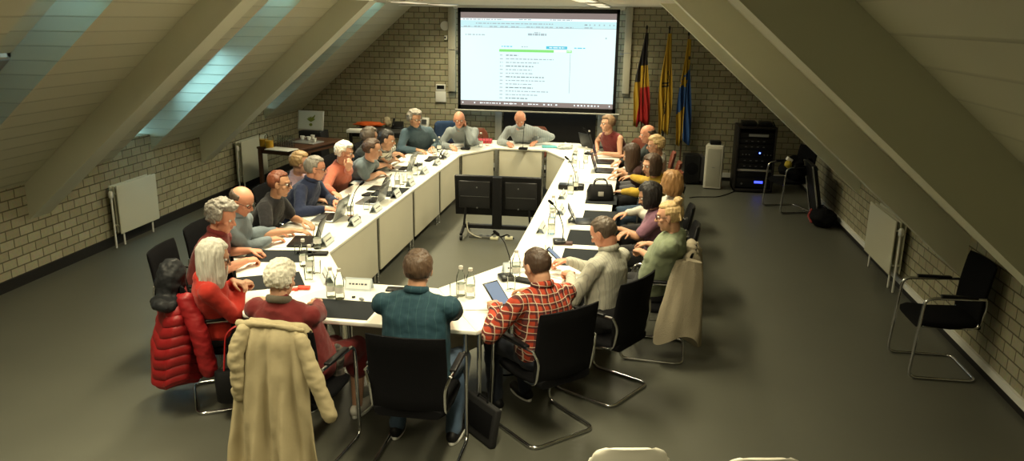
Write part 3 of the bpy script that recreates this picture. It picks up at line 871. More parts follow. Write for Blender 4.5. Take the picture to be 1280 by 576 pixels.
# far side
STEEL = cloth('steel_blue_denim', (.060, .10, .13))
chair('brown', -3.28, 12.10, -50, 'brown chair of the curly-haired man at the far left corner')
person(-3.22, 11.95, -50, at(519, 149, 1.24), 'man with curly grey hair and tinted glasses in a steel blue shirt',
       [hd(541, 186), hd(526, 188)], 'curly', 'grey', SKIND, STEEL, 'long', DARKT, look=-38, pitch=10, glasses=True, bulk=1.1, collar=STEEL)
chair('brown', -2.98, 12.88, -70, 'brown chair with a blue jacket hung over its back')
PALEC = cloth('pale_grey_cotton', (.24, .27, .28))
chair('brown', -2.55, 12.85, -75, 'brown chair of the bald man resting his cheek on his fist')
person(-2.56, 12.55, -80, at(574, 150, 1.20), 'bald man with glasses in a pale grey shirt resting his cheek on his fist',
       [at(582, 158, 1.10), hd(566, 184)], 'bald', 'grey', SKINR, PALEC, 'long', DARKT, look=-75, pitch=10, glasses=True, bulk=1.05, chin=0, collar=PALEC)
LSTR = stripes_mat('white_blue_striped_cotton', (.32, .35, .36), [('X', .03, .25, 0, (.22, .26, .30), .6)])
chair('brown', -1.64, 13.30, -90, 'brown chair of the chairman under the screen')
person(-1.66, 13.06, -90, at(650, 149, 1.17), 'bald man in a pale striped shirt bending over his papers below the screen',
       [hd(668, 178), hd(637, 180)], 'bald', 'white', SKINR, LSTR, 'long', DARKT, look=-90, pitch=38, bulk=1.14, collar=LSTR, shoulder=1.1, fist=(1,))
# right side
WINE = cloth('wine_red_blouse', (.16, .022, .022))
chair('brown', .06, 12.30, -118, 'reddish brown chair of the woman in the wine red blouse')
person(-.14, 12.05, -128, at(759, 155, 1.22), 'woman with short light brown hair in a sleeveless wine red blouse, arms on the table',
       [hd(748, 192), hd(742, 188)], 'grown', 'midbrown', SKIN, WINE, 'none', DARKT, look=-150, pitch=4, female=True, bulk=1.08)
chair('brown', 0.33, 11.35, 180, 'reddish brown chair of the bald man near the flags')
person(.30, 11.30, 180, at(809, 168, 1.20), 'bald man in a dark top sitting just below the flags',
       [hd(772, 196), hd(770, 203)], 'bald', 'saltpep', SKINR, cloth('black_green_wool', (.02, .03, .03)), 'long', DARKT, look=190, pitch=10)
chair('brown', 0.37, 10.55, 180, 'reddish brown chair behind the woman with short blond hair and glasses')
person(.30, 10.52, 180, at(819, 182, 1.17), 'woman with short blond hair and glasses in a white blouse',
       [hd(775, 206), hd(772, 212)], 'pixie', 'blond', SKIN, cloth('white_blouse', (.66, .64, .58)), 'long', GREYT, look=185, pitch=10, female=True, glasses=True)
chair('brown', 0.35, 9.85, 180, 'reddish brown chair of the woman hiding her face with a hand')
person(.26, 9.92, 180, at(789, 193, 1.12), 'woman with long dark brown hair in a dark dress leaning forward',
       [hd(768, 213), hd(768, 219)], 'long', 'brown', SKIND, cloth('dark_print_dress', (.06, .025, .025), var=.6), 'short', DARKT, look=185, pitch=26, female=True)
MUST = cloth('mustard_knit', (.46, .29, .022))
chair('leather', 0.33, 9.05, 180, 'black padded chair of the woman in mustard yellow')
person(.32, 9.05, 182, at(814, 207, 1.17), 'woman with a brown bob in a mustard yellow sweater reaching to a laptop',
       [hd(771, 239), hd(742, 216)], 'bob', 'brown', SKIN, MUST, 'long', DENIM, look=215, pitch=10, female=True)
WHT = cloth('off_white_blouse', (.62, .59, .52))
chair('leather', 0.37, 8.02, 180, 'black padded chair of the strawberry blond woman')
person(.38, 8.16, 178, at(838, 229, 1.15), 'woman with loose strawberry blond hair in an off-white blouse, seen from behind',
       [hd(788, 263), hd(775, 268)], 'bob', 'straw', SKIN, WHT, 'long', DARKT, look=150, pitch=4, female=True, near=True)
PURP = cloth('mauve_top', (.27, .13, .19))
chair('leather', 0.37, 7.28, 180, 'black padded chair of the black-haired woman in mauve')
person(.30, 7.34, 180, at(812, 245, 1.14), 'woman with shoulder-length black hair in a mauve top bending forward',
       [hd(768, 285), hd(778, 292)], 'bob', 'black', SKIND, PURP, 'short', DARKT, look=190, pitch=24, female=True, near=True)
SAGE = cloth('sage_green_tshirt', (.23, .27, .17))
chair('black', .27, 6.34, 176, 'armchair with the beige knitted cardigan over its back')
person(.24, 6.40, 174, at(836, 271, 1.20), 'woman with blond hair in a high bun and glasses wearing a sage green T-shirt',
       [hd(796, 312, .82), hd(800, 304, .82)], 'bun', 'blond', SKIN, SAGE, 'short', DARKT, look=172, pitch=10, female=True, bulk=1.15, near=True, glasses=True, fist=(0, 1))
chair('black', -.12, 5.56, 150, 'black armchair of the man in the striped shirt at the near right corner')
person(-.14, 5.62, 150, at(754, 292, 1.16), 'man with cropped brown hair in a pale striped shirt holding a phone',
       [hd(708, 340, .83), hd(697, 326, .86)], 'buzz', 'saltpep', SKINR, STRIPE, 'long', DARKT, look=158, pitch=30, near=True, collar=STRIPE, fist=(0, 1))
chair('black', -.50, 4.90, 134, 'black armchair of the man in the plaid shirt, nearest on the right')
person(-.50, 4.90, 134, at(671, 334, 1.13), 'man with cropped dark hair in a red and white plaid shirt holding a tablet',
       [hd(616, 378, .84), hd(655, 362, .80)], 'buzz', 'brown', SKIN, PLAID, 'long', DARKJ, look=140, pitch=24, near=True, bulk=1.08, collar=PLAID, fist=(0,))
# ------------------------------------------------------------------ things on the tables
def top_(px, py): return at(px, py, ZT)
def bottle_proto():
    t = empty('water_bottle')
    MB().lathe([(.002, .004), (.031, .004), (.033, .012), (.033, .130), (.030, .155), (.018, .185), (.0145, .200), (.0145, .215)], n=18).build('glass_body', WATER, t, smooth=True)
    MB().lathe([(.0155, .205), (.0155, .226), (.012, .228), (.002, .228)], n=14).build('cap', mat('bottle_cap', (.55, .53, .48), .5), t, smooth=True)
    MB().lathe([(.0336, .052), (.0336, .096)], n=18, cap=False).build('paper_band', mat('bottle_label', (.70, .70, .66), .6), t, smooth=True)
    return t
def glass_proto():
    t = MB().lathe([(.002, .001), (.028, .001), (.030, .006), (.034, .105), (.0325, .105), (.0285, .010), (.002, .010)], n=18, cap=False).build('drinking_glass', GLASS, smooth=True)
    return t
def card_proto():
    t = empty('name_card'); W = .20
    mb = MB(); h, d, th = .085, .042, .003
    vs = []
    for x in (-W/2, W/2): vs += [(x, -d, 0), (x, 0, h), (x, d, 0), (x, d-th, 0), (x, 0, h-th*2), (x, -d+th, 0)]
    mb.add(vs, [(0, 1, 2, 3, 4, 5)[::-1], (6, 7, 8, 9, 10, 11)]+[(i, (i+1) % 6, 6+(i+1) % 6, 6+i) for i in range(6)])
    mb.build('card_holder', CARDM, t)
    for s in (-1, 1):
        w = MB(); M = Matrix.Rotation(s*math.atan2(d, h), 3, 'X') if True else None
        nrm = Vector((0, s*h, d)).normalized()
        c = Vector((0, s*d*.5, h*.5))+nrm*.0008
        w.box(c, (W*.88, .0012, h*.78), rot=Matrix.Rotation(s*math.atan2(d, h), 3, 'X'))
        w.build('paper_insert', PAPER, t)
        w = MB(); x = -W*.34; rn = random.Random(5)
        while x < W*.34:
            l = rn.uniform(.008, .02); w.box(c+nrm*.001+Vector((x+l/2, 0, 0)), (l, .0012, .012), rot=Matrix.Rotation(s*math.atan2(d, h), 3, 'X')); x += l+rn.uniform(.004, .009)
        w.build('printed_name', INK, t)
    return t
def mic_proto():
    t = empty('gooseneck_microphone')
    MB().box((0, 0, .018), (.135, .11, .030)).build('base', BLACKP, t, bevel=.010, seg=3)
    MB().tube(rounded([(0, .03, .03), (0, .035, .14), (0, -.02, .30), (0, -.07, .36)], .12, 8), .0042, 8).build('gooseneck', BLACKP, t, smooth=True)
    MB().cap((0, -.07, .36), (0, -.10, .385), .012, .012, 10).build('microphone_head', BLACKF, t, smooth=True)
    MB().box((.03, -.03, .035), (.035, .022, .005)).build('talk_button', GREYMETAL, t, bevel=.002)
    return t
SCRM = mat('laptop_display', (.02, .03, .04), .25, emit=(.45, .60, .75), es=.05)
def laptop_proto(case, scr=SCRM):
    t = empty('laptop')
    b = MB().box((0, 0, .009), (.33, .23, .016)).build('keyboard_base', case, t, bevel=.004)
    k = MB()
    for r_ in range(5):
        for c in range(13): k.box((-.138+c*.023, .075-r_*.022, .0185), (.019, .018, .003))
    k.build('keyboard', BLACKP, b)
    lid = MB(); M = Matrix.Rotation(R(-18), 3, 'X')
    c = Vector((0, .115, .016))
    lid.box(c+M @ Vector((0, 0, .108)), (.33, .008, .215), rot=M); l = lid.build('lid', case, t, bevel=.003)
    s = MB(); s.box(c+M @ Vector((0, -.0048, .110)), (.305, .0015, .185), rot=M); s.build('display', scr, l)
    return t
def tablet_proto():
    t = empty('tablet')
    M = Matrix.Rotation(R(-28), 3, 'X')
    c = Vector((0, 0, .004))
    MB().box(c+M @ Vector((0, 0, .088)), (.25, .008, .175), rot=M).build('case', BLACKP, t, bevel=.003)
    MB().box(c+M @ Vector((0, -.005, .088)), (.225, .0015, .150), rot=M).build('display', mat('dim_display', (.04, .05, .06), .2, emit=(.4, .5, .6), es=.12), t)
    MB().box((0, -.075, .006), (.25, .15, .010)).build('keyboard_cover', BLACKP, t, bevel=.003)
    MB().box((0, .052, .038), (.12, .004, .09), rot=Matrix.Rotation(R(35), 3, 'X')).build('kickstand', BLACKP, t)
    return t
used = {}
def put(proto, key, x, y, deg, label, group, cat, z=ZT+.0015):
    if key not in used: used[key] = proto(); o = used[key]
    else: o = copy_tree(used[key])
    o['category'] = cat
    return place(o, (x, y, z), R(deg), label, group)
# table-top order: bottles and glasses by neighbour
def putpx(proto, key, px, py, deg, label, group, cat):
    p = top_(px, py); return put(proto, key, p.x, p.y, deg, label, group, cat)
B = [(576, 370, 'left one of two water bottles right of the man in the teal shirt'), (588, 373, 'right one of two water bottles right of the man in the teal shirt'),
     (414, 372, 'left one of two water bottles beside the wide name card'), (425, 374, 'right one of two water bottles beside the wide name card'),
     (397, 311, 'tall water bottle in front of the balding man in pale blue'), (380, 333, 'water bottle before the man in the maroon polo'),
     (388, 341, 'water bottle between the man in maroon and the white-haired person'),
     (438, 270, 'water bottle in front of the auburn-haired woman in black'), (486, 244, 'water bottle beside the black tablet on the left row'),
     (497, 236, 'water bottle opposite the white-haired woman in salmon'), (512, 224, 'water bottle opposite the young man in the grey T-shirt'),
     (519, 219, 'water bottle behind that of the young man in the grey T-shirt'), (543, 194, 'water bottle at the head of the left row, before the curly-haired man'),
     (549, 190, 'second water bottle before the curly-haired man'), (601, 184, 'small water bottle beside the red folder'),
     (645, 348, 'water bottle behind the near right microphone'), (689, 293, 'water bottle at the second joint of the right row'), (691, 272, 'water bottle opposite the black-haired woman in mauve'),
     (713, 243, 'water bottle beside the black handbag'), (719, 238, 'second water bottle beside the black handbag'), (718, 209, 'water bottle beside the black conference unit'), (732, 204, 'water bottle before the laptop on the right row'),
     (736, 181, 'water bottle at the far right corner piece')]
for x, y, l in B: putpx(bottle_proto, 'bottle', x, y, random.uniform(0, 360), l, 'glass water bottles on the tables', 'bottle')
G = [(568, 372, 'drinking glass beside the bottles right of the man in teal'), (386, 350, 'drinking glass before the white-haired person in dark red'), (396, 342, 'drinking glass near the white-haired person in dark red, by the tilted name card'),
     (373, 318, 'drinking glass before the man in maroon'), (467, 266 - 12, 'drinking glass before the silver laptop of the man in navy'), (458, 262, 'drinking glass at the laptop of the man in navy'),
     (502, 231, 'drinking glass opposite the white-haired woman in salmon'), (506, 228, 'second drinking glass opposite the white-haired woman in salmon'), (525, 213, 'drinking glass opposite the patterned-top woman'),
     (557, 186, 'drinking glass before the curly-haired man'), (609, 182, 'drinking glass beside the red folder'), (686, 322, 'drinking glass by the brown case on the right row'), (680, 328, 'second drinking glass by the brown case on the right row'), (639, 362, 'drinking glass by the plaid-shirted man'),
     (727, 211, 'drinking glass at the conference unit on the right row')]
for x, y, l in G: putpx(glass_proto, 'glass', x, y, 0, l, 'drinking glasses on the tables', 'glass')
C = [(449, 361, 90+85, 'wide name card on the near table left of the man in teal'), (409, 351, 120, 'name card standing on the near left corner piece'), (408, 305, 92, 'name card in front of the balding man in pale blue'),
     (443, 281, 90, 'name card in front of the auburn-haired woman'), (470, 264, 90, 'name card in front of the man in navy'), (495, 246, 90, 'name card opposite the white-haired woman in salmon'),
     (513, 232, 90, 'name card opposite the young man in grey'), (530, 217, 90, 'name card opposite the grey-haired person in the dark top'), (546, 206, 90, 'name card opposite the woman in the patterned top'), (557, 196, 90, 'name card nearest the far left corner of the ring'),
     (573, 186, 45, 'name card before the bald man with his cheek on his fist'), (644, 340, 25, 'name card by the near right microphone'), (677, 289, 88, 'name card at the second joint of the right row'), (701, 266, 88, 'name card before the woman in mauve'),
     (703, 247, 88, 'name card before the strawberry blond woman'), (714, 202, 88, 'name card by the conference unit on the right row'), (719, 193, 88, 'name card farthest along the right row')]
for x, y, dg, l in C: putpx(card_proto, 'card', x, y, dg if l.startswith('wide') is False else 2, l, 'folded name cards on the tables', 'name card')
MI = [(633, 349, -65, 'gooseneck microphone at the near right corner by the plaid-shirted man'), (699, 304, -80, 'gooseneck microphone in the middle of the right row'), (716, 237, -80, 'gooseneck microphone on the black conference unit'),
      (443, 276, 100, 'gooseneck microphone before the auburn-haired woman in black'), (582, 187, 180, 'gooseneck microphone before the bald man in pale grey'), (654, 187, 180, 'gooseneck microphone before the bald man under the screen'), (736, 193, -100, 'gooseneck microphone before the woman in wine red')]
for x, y, dg, l in MI: putpx(mic_proto, 'mic', x, y, dg, l, 'gooseneck microphones on the tables', 'microphone')
L = [(410, 273, -90, 'silver', 'grey laptop open before the auburn-haired woman in black'), (463, 252, -90, 'silver', 'grey laptop open before the man in navy'), (502, 212, -90, 'silver', 'silver laptop open before the young man in grey'),
     (380, 303, -80, 'black', 'small black laptop before the balding man in pale blue'), (742, 184, 130, 'black', 'black laptop before the woman in wine red'),
     (757, 203, 90, 'black', 'farther of the two black laptops before the woman leaning forward'), (756, 214, 90, 'black', 'black laptop the woman in mustard reaches for')]
for x, y, dg, k_, l in L:
    m_ = GREYMETAL if k_ == 'silver' else BLACKP
    putpx((lambda m_=m_: laptop_proto(m_)), 'laptop_'+k_, x, y, dg, l, 'laptops open on the tables', 'laptop')
TB = [(478, 236, -90, 'black tablet on a stand before the woman in salmon'), (720, 277, 95, 'black tablet on a stand before the black-haired woman'), (502, 353, 0, 'small dark tablet lying before the man in teal'), (548, 198, -80, 'dark tablet before the curly-haired man')]
for x, y, dg, l in TB[:2]+TB[3:]: putpx(tablet_proto, 'tablet', x, y, dg, l, 'tablets on stands', 'tablet')
def slab(name, px, py, size, deg, m, label, cat, group=None, z=ZT+.0015, parts=None):
    p = at(px, py, z)
    t = MB().box((0, 0, size[2]/2), size).build(name, m, bevel=min(.003, size[2]*.3)); place(t, (p.x, p.y, z), R(deg), label, group); t['category'] = cat
    return t
PADS = [(425, 386, 0, 'dark desk pad at the near table left of the man in teal'), (335, 352, 30, 'dark desk pad before the woman in the bright red sweater'), (345, 320, 10, 'dark desk pad before the man in maroon'),
        (728, 322, 90, 'dark desk pad right of the brown case on the right row'), (733, 297, 90, 'dark desk pad before the woman in sage green'), (750, 271, 90, 'dark desk pad before the woman in mauve'), (752, 249, 90, 'dark desk pad under the black handbag'),
        (487, 240, 90, 'dark desk pad under the black tablet on the left row')]
for x, y, dg, l in PADS: slab('desk_pad', x, y, (.50, .34, .003), dg, PADM, l, 'desk pad', 'dark desk pads on the tables', ZT+.0005)
SHEETS = [(600, 378, 10, 'white sheet with a pen right of the man in teal'), (707, 344, 60, 'white sheet under the hands of the man in the striped shirt'), (655, 180, 0, 'white sheet before the bald man under the screen'), (560, 190, 40, 'white sheet before the bald man in pale grey'),
          (520, 201, 85, 'white sheet at the patterned-top woman'), (742, 226, 90, 'white sheets between laptop and handbag'), (350, 303, 8, 'white sheet before the balding man in pale blue'), (455, 228, 90, 'white sheet before the woman in salmon'), (345, 370, 10, 'white sheet before the person in dark red')]
for x, y, dg, l in SHEETS: slab('paper_sheet', x, y, (.21, .297, .002), dg, PAPER, l, 'paper', 'loose white sheets on the tables', ZT+.0042)
# one-off things
def unit(px, py, deg, label):
    p = top_(px, py); t = empty('conference_unit', (p.x, p.y, ZT+.0015), R(deg), label, 'conference unit', 'black conference units')
    MB().box((0, 0, .03), (.30, .15, .055)).build('housing', BLACKP, t, bevel=.015, seg=3)
    MB().box((0, -.01, .0585), (.12, .08, .004)).build('keypad', GREYMETAL, t, bevel=.001)
    MB().box((.10, .02, .059), (.06, .05, .004)).build('speaker_grille', BLACKF, t, bevel=.001)
    return t
unit(714, 236, 0, 'large black conference unit on the right row beside the handbag')
for px, py, dg, l in ((397, 318, 10, 'black flat case at the left row beside the small laptop'), (383, 318, -30, 'black phone case before the man in maroon'), (655, 352, -20, 'black spectacle case by the plaid-shirted man'), (460, 244, 80, 'black phone before the man in navy'), (522, 207, 80, 'black phone before the patterned-top woman'), (536, 201, 85, 'black wallet at the far left row')):
    slab('black_case', px, py, (.17 if 'flat' in l else .15, .085, .022), dg, BLACKL, l, 'case', 'black cases and phones on the tables')
slab('brown_case', 705, 305, (.15, .075, .02), 5, mat('brown_leather', (.07, .03, .025), .5), 'dark brown spectacle case beside the microphone on the right row', 'case')
slab('red_packet', 380, 361, (.09, .05, .02), 10, mat('red_carton', (.6, .06, .03), .5), 'small red packet before the person in dark red', 'packet')
slab('red_packet', 367, 363, (.06, .04, .018), 30, MATS['red_carton'], 'smaller red packet left of the other', 'packet')
slab('red_folder', 603, 178, (.30, .22, .05), 5, mat('red_folder_card', (.42, .03, .04), .5), 'thick red folder beside the bald man in pale grey', 'folder')
slab('blue_folder', 688, 184, (.26, .17, .02), 8, mat('blue_folder_card', (.12, .42, .48), .5), 'turquoise folder under the screen', 'folder')
slab('eraser', 442, 372, (.025, .014, .012), 20, BLACKP, 'tiny black usb stick on the near table', 'usb stick')
slab('usb_plug', 452, 375, (.04, .022, .015), -40, GREYMETAL, 'small grey plug on the near table', 'plug')
slab('phone', 494, 362, (.13, .09, .010), 5, BLACKP, 'dark phone lying before the man in teal', 'phone')
# held tablet and phone
p = at(621, 367, .86)
t = empty('held_tablet', p, R(134-90+6), 'tablet with a bright screen held by the man in plaid', 'tablet')
Mh = Matrix.Rotation(R(-50), 3, 'X')
MB().box((0, 0, 0), (.13, .009, .20), rot=Mh).build('case', BLACKP, t, bevel=.003)
MB().box(Mh @ Vector((0, -.0052, 0)), (.112, .0015, .178), rot=Mh).build('display', mat('bright_display', (.05, .06, .08), .2, emit=(.42, .55, .75), es=.5), t)
p = at(693, 318, .88)
t = empty('held_phone', p, R(150-90+20), 'phone with a lit screen held by the man in the striped shirt', 'phone')
MB().box((0, 0, 0), (.075, .008, .15), rot=Mh).build('case', BLACKP, t, bevel=.003)
MB().box(Mh @ Vector((0, -.0046, 0)), (.066, .0015, .13), rot=Mh).build('display', MATS['bright_display'], t)
# crumpled plastic bag near the turquoise folder
me = MB().ell((0, 0, .035), (.12, .07, .05), None, 26, 18, lambda d, p: p*(1+.45*noise.noise(d*3))).mesh('plastic_bag', True)
for v in me.vertices: v.co.z = max(v.co.z, .002)
o = link('plastic_bag', me, mat('translucent_bag', (.62, .68, .70), .25)); p = top_(706, 186); place(o, (p.x, p.y, ZT+.001), .4, 'crumpled pale plastic bag beside the turquoise folder'); o['category'] = 'bag'
# handbag on the table
p = top_(750, 250)
t = empty('handbag', (p.x, p.y, ZT+.004), R(8), 'black leather handbag standing on the right row', 'handbag')
hb = MB(); rings = []
for z, w, d in ((.0, .14, .07), (.02, .150, .078), (.09, .148, .07), (.15, .13, .045), (.17, .12, .030)):
    rings.append([Vector((w*(abs(math.cos(a*math.pi/12))**.5)*(1 if math.cos(a*math.pi/12) > 0 else -1), d*(abs(math.sin(a*math.pi/12))**.5)*(1 if math.sin(a*math.pi/12) > 0 else -1), z)) for a in range(24)])
hb.loft(rings); me = hb.mesh('b', True); wrinkle(me, .006, 14); link('bag_body', me, BLACKL, t)
for s in (-1, 1): MB().tube(rounded([(-.08, s*.03, .15), (-.06, s*.035, .23), (.06, s*.035, .23), (.08, s*.03, .15)], .05, 6), .006, 8).build('handle', BLACKL, t, smooth=True)
MB().box((.0, -.075, .08), (.06, .008, .05)).build('clasp_pocket', mat('pale_trim', (.35, .33, .30), .5), t, bevel=.003)
# ------------------------------------------------------------------ end wall
def on_back(px, py, y):
    d = _F*F_PX + _EX*(px-PPX) + _EY*(py-PPY); t = y/d.y
    return Vector((d.x*t, y, CAM_H+d.z*t))
def emis(name, c, s):
    if name in MATS: return MATS[name]
    mt, n, b = nt(name); b.inputs['Base Color'].default_value = (.02, .02, .02, 1); b.inputs['Roughness'].default_value = .8
    b.inputs['Emission Color'].default_value = (*c, 1); b.inputs['Emission Strength'].default_value = s; MATS[name] = mt; return mt
YS = 13.72
sx0, sx1, sz0, sz1 = -3.04, -.31, 1.12, 2.82
scr = empty('projection_screen', ((sx0+sx1)/2, YS, 0), 0, 'large lit projection screen showing a browser page, on the end wall', 'projection screen')
W2 = (sx1-sx0)/2
fm = MB(); fw = .05
fm.box((0, 0, sz1-.03), (2*W2, .012, .07)).box((0, 0, sz0+.035), (2*W2, .012, .075)).box((-W2+fw/2, 0, (sz0+sz1)/2), (fw, .012, sz1-sz0)).box((W2-fw/2, 0, (sz0+sz1)/2), (fw, .012, sz1-sz0))
fm.build('black_border', BLACKP, scr)
ix0, ix1, iz0, iz1 = -W2+fw, W2-fw, sz0+.07, sz1-.065
page = MB().box(((ix0+ix1)/2, .002, (iz0+iz1)/2), (ix1-ix0, .006, iz1-iz0), mi=0)
PW, PH = ix1-ix0, iz1-iz0
def pr(u0, v0, u1, v1, mi, lay=1):
    """rectangle on the page, u right and v down, both 0..1"""
    page.box((ix0+PW*(u0+u1)/2, -.0015-.0006*lay, iz1-PH*(v0+v1)/2), (PW*abs(u1-u0), .001, PH*abs(v1-v0)), mi=mi)
pr(0, 0, 1, .062, 1); pr(0, .062, 1, .085, 2); pr(0, .085, 1, .155, 3); pr(0, .155, 1, .160, 4); pr(0, .945, 1, 1, 1); pr(0, .99, 1, 1, 5)
rn = random.Random(3)
def words(u, v, u1, mi=4, h=.010, gap=.006):
    while u < u1:
        l = min(rn.uniform(.008, .03), u1-u)
        pr(u, v-h/2, u+l, v+h/2, mi, 2); u += l+gap
words(.015, .074, .28); words(.38, .072, .46); words(.58, .072, .72); words(.10, .115, .60); words(.80, .118, .82, 6); 
for q in (.80, .83, .86, .89, .92, .955, .98): pr(q, .112, q+.008, .126, 4, 2)
for q in (.02, .09, .19, .26, .33, .43, .49, .55, .62, .68, .80): words(q, .148, q+.05)
words(.03, .235, .16); words(.44, .225, .56, 4, .022, .004); words(.48, .205, .52, 4, .008)
pr(.935, .245, .943, .262, 4, 2)
pr(.56, .345, .695, .375, 7); words(.58, .360, .68, 2, .01); words(.27, .355, .34, 7); words(.40, .355, .44, 4); words(.74, .36, .81, 7)
pr(.255, .385, .61, .412, 8); pr(.61, .388, .72, .405, 2); pr(.69, .385, .725, .412, 8)
v = .448
for k_, (a, b) in enumerate(((.26, .38), (.26, .61), (.26, .52), (.26, .48), (.26, .47), (.26, .48), (.26, .55), (.26, .56), (.26, .47), (.26, .48), (.26, .58), (.26, .51), (.26, .45))):
    words(a, v, a+.02, 4, .009); words(a+.04, v, b, 4 if k_ % 3 else 6, .010); v += .0385
pr(.715, .42, .718, .84, 4)
for q in [.01, .09, .13, .26, .29, .33, .41, .45, .55, .58, .60, .63] + [.75+.022*i for i in range(8)] + [.975]: pr(q, .962, q+rn.choice((.008, .012)), .978, 2, 2)
words(.14, .97, .25, 2); words(.30, .97, .38, 2); words(.46, .97, .52, 2)
pg = page.mesh('screen_page')
E1 = emis('page_light', (.80, 1.0, 1.0), 1.05)
o = link('screen_surface', pg, [E1, emis('page_taupe', (.30, .24, .22), .9), emis('page_white', (.92, 1, 1), 1.1), emis('page_toolbar', (.62, .92, .95), 1.0), emis('page_grey', (.48, .60, .64), .9),
                            emis('page_olive', (.20, .20, .12), .8), emis('page_dark', (.30, .38, .42), .8), emis('page_cyan', (.10, .62, .80), 1.0), emis('page_green', (.28, .85, .22), 1.0)], scr)
MB().tube([(-W2-.05, 0, sz0-.015), (W2+.07, 0, sz0-.015)], .016, 10).build('weight_bar', mat('pale_grey_bar', (.45, .45, .40), .4), scr, smooth=True)
MB().box((0, .05, sz1+.03), (2*W2+.16, .10, .08)).build('roller_case', WHITEP, scr, bevel=.01)
sc = bpy.data.objects
# vertical ducts either side of the screen
for x, z0, w, lab in ((-3.19, 1.40, .13, 'beige vertical wall duct left of the screen'), (-.16, 1.44, .12, 'beige vertical wall duct right of the screen')):
    t = empty('wall_duct', (x, YB-.045, 0), 0, lab, 'duct', 'vertical ducts beside the screen')
    MB().box((0, 0, (z0+ZC)/2), (w, .09, ZC-z0)).build('duct_cover', mat('beige_duct', (.42, .39, .29), .5), t, bevel=.006)
    MB().box((0, -.048, 2.12), (w*.9, .006, .012)).build('joint', GREYMETAL, t)
    MB().box((.09 if x < -1 else -.09, 0, 2.1), (.06, .03, .03)).build('bracket', GREYMETAL, t, bevel=.003)
# black board and pale frame posts below the screen
t = empty('black_board', (-1.45, YB-.06, 0), 0, 'black board standing under the screen', 'board')
MB().box((0, 0, .72), (1.62, .03, .86)).build('panel', mat('matt_black_board', (.010, .009, .009), .8), t, bevel=.004)
for s in (-1, 1): MB().box((s*.90, 0, .56), (.12, .05, 1.12)).build('frame_post', mat('aluminium_post', (.33, .33, .29), .5), t, bevel=.004)
MB().box((0, 0, .27), (1.7, .035, .05)).build('bottom_rail', MATS['aluminium_post'], t, bevel=.004)
# round wall speaker, sensor, thermostat
p = on_back(556, 32, YB-.03)
MB().lathe([(.001, 0), (.075, 0), (.085, .012), (.085, .03), (.001, .03)], (0, 0, 0), 28, axis=(0, 1, 0)).build('wall_speaker', WHITEP, smooth=True, loc=p)
tag(bpy.data.objects['wall_speaker'], 'round white wall speaker left of the screen', 'speaker')
p = on_back(557.5, 47, YB-.03)
t = empty('wall_sensor', p, 0, 'small white sensor box below the round wall speaker', 'sensor')
MB().box((0, 0, 0), (.06, .05, .075)).build('case', WHITEP, t, bevel=.01); MB().box((-.01, -.028, 0), (.025, .006, .03)).build('lens', BLACKP, t, bevel=.002)
p = on_back(551, 117, YB-.02)
t = empty('wall_panel', p, 0, 'white control panel with a small dark display on the brick wall', 'control panel')
MB().box((0, 0, -.055), (.19, .035, .19)).build('lower_case', WHITEP, t, bevel=.008)
MB().box((0, 0, .105), (.175, .04, .12)).build('upper_case', WHITEP, t, bevel=.008)
MB().box((0, -.022, .115), (.135, .004, .065)).build('display', BLACKP, t, bevel=.001)
p0, p1 = on_back(470, 1.0, YB-.4), on_back(571, 8.5, YB-.1)
o = MB().tube([(-4.2, 13.0, ZC-.02), (-3.6, 13.4, ZC-.02), (-3.1, 13.75, ZC-.02)], .014, 8).build('ceiling_cable', WHITEP, smooth=True); tag(o, 'white cable clipped under the ceiling left of the screen', 'cable')

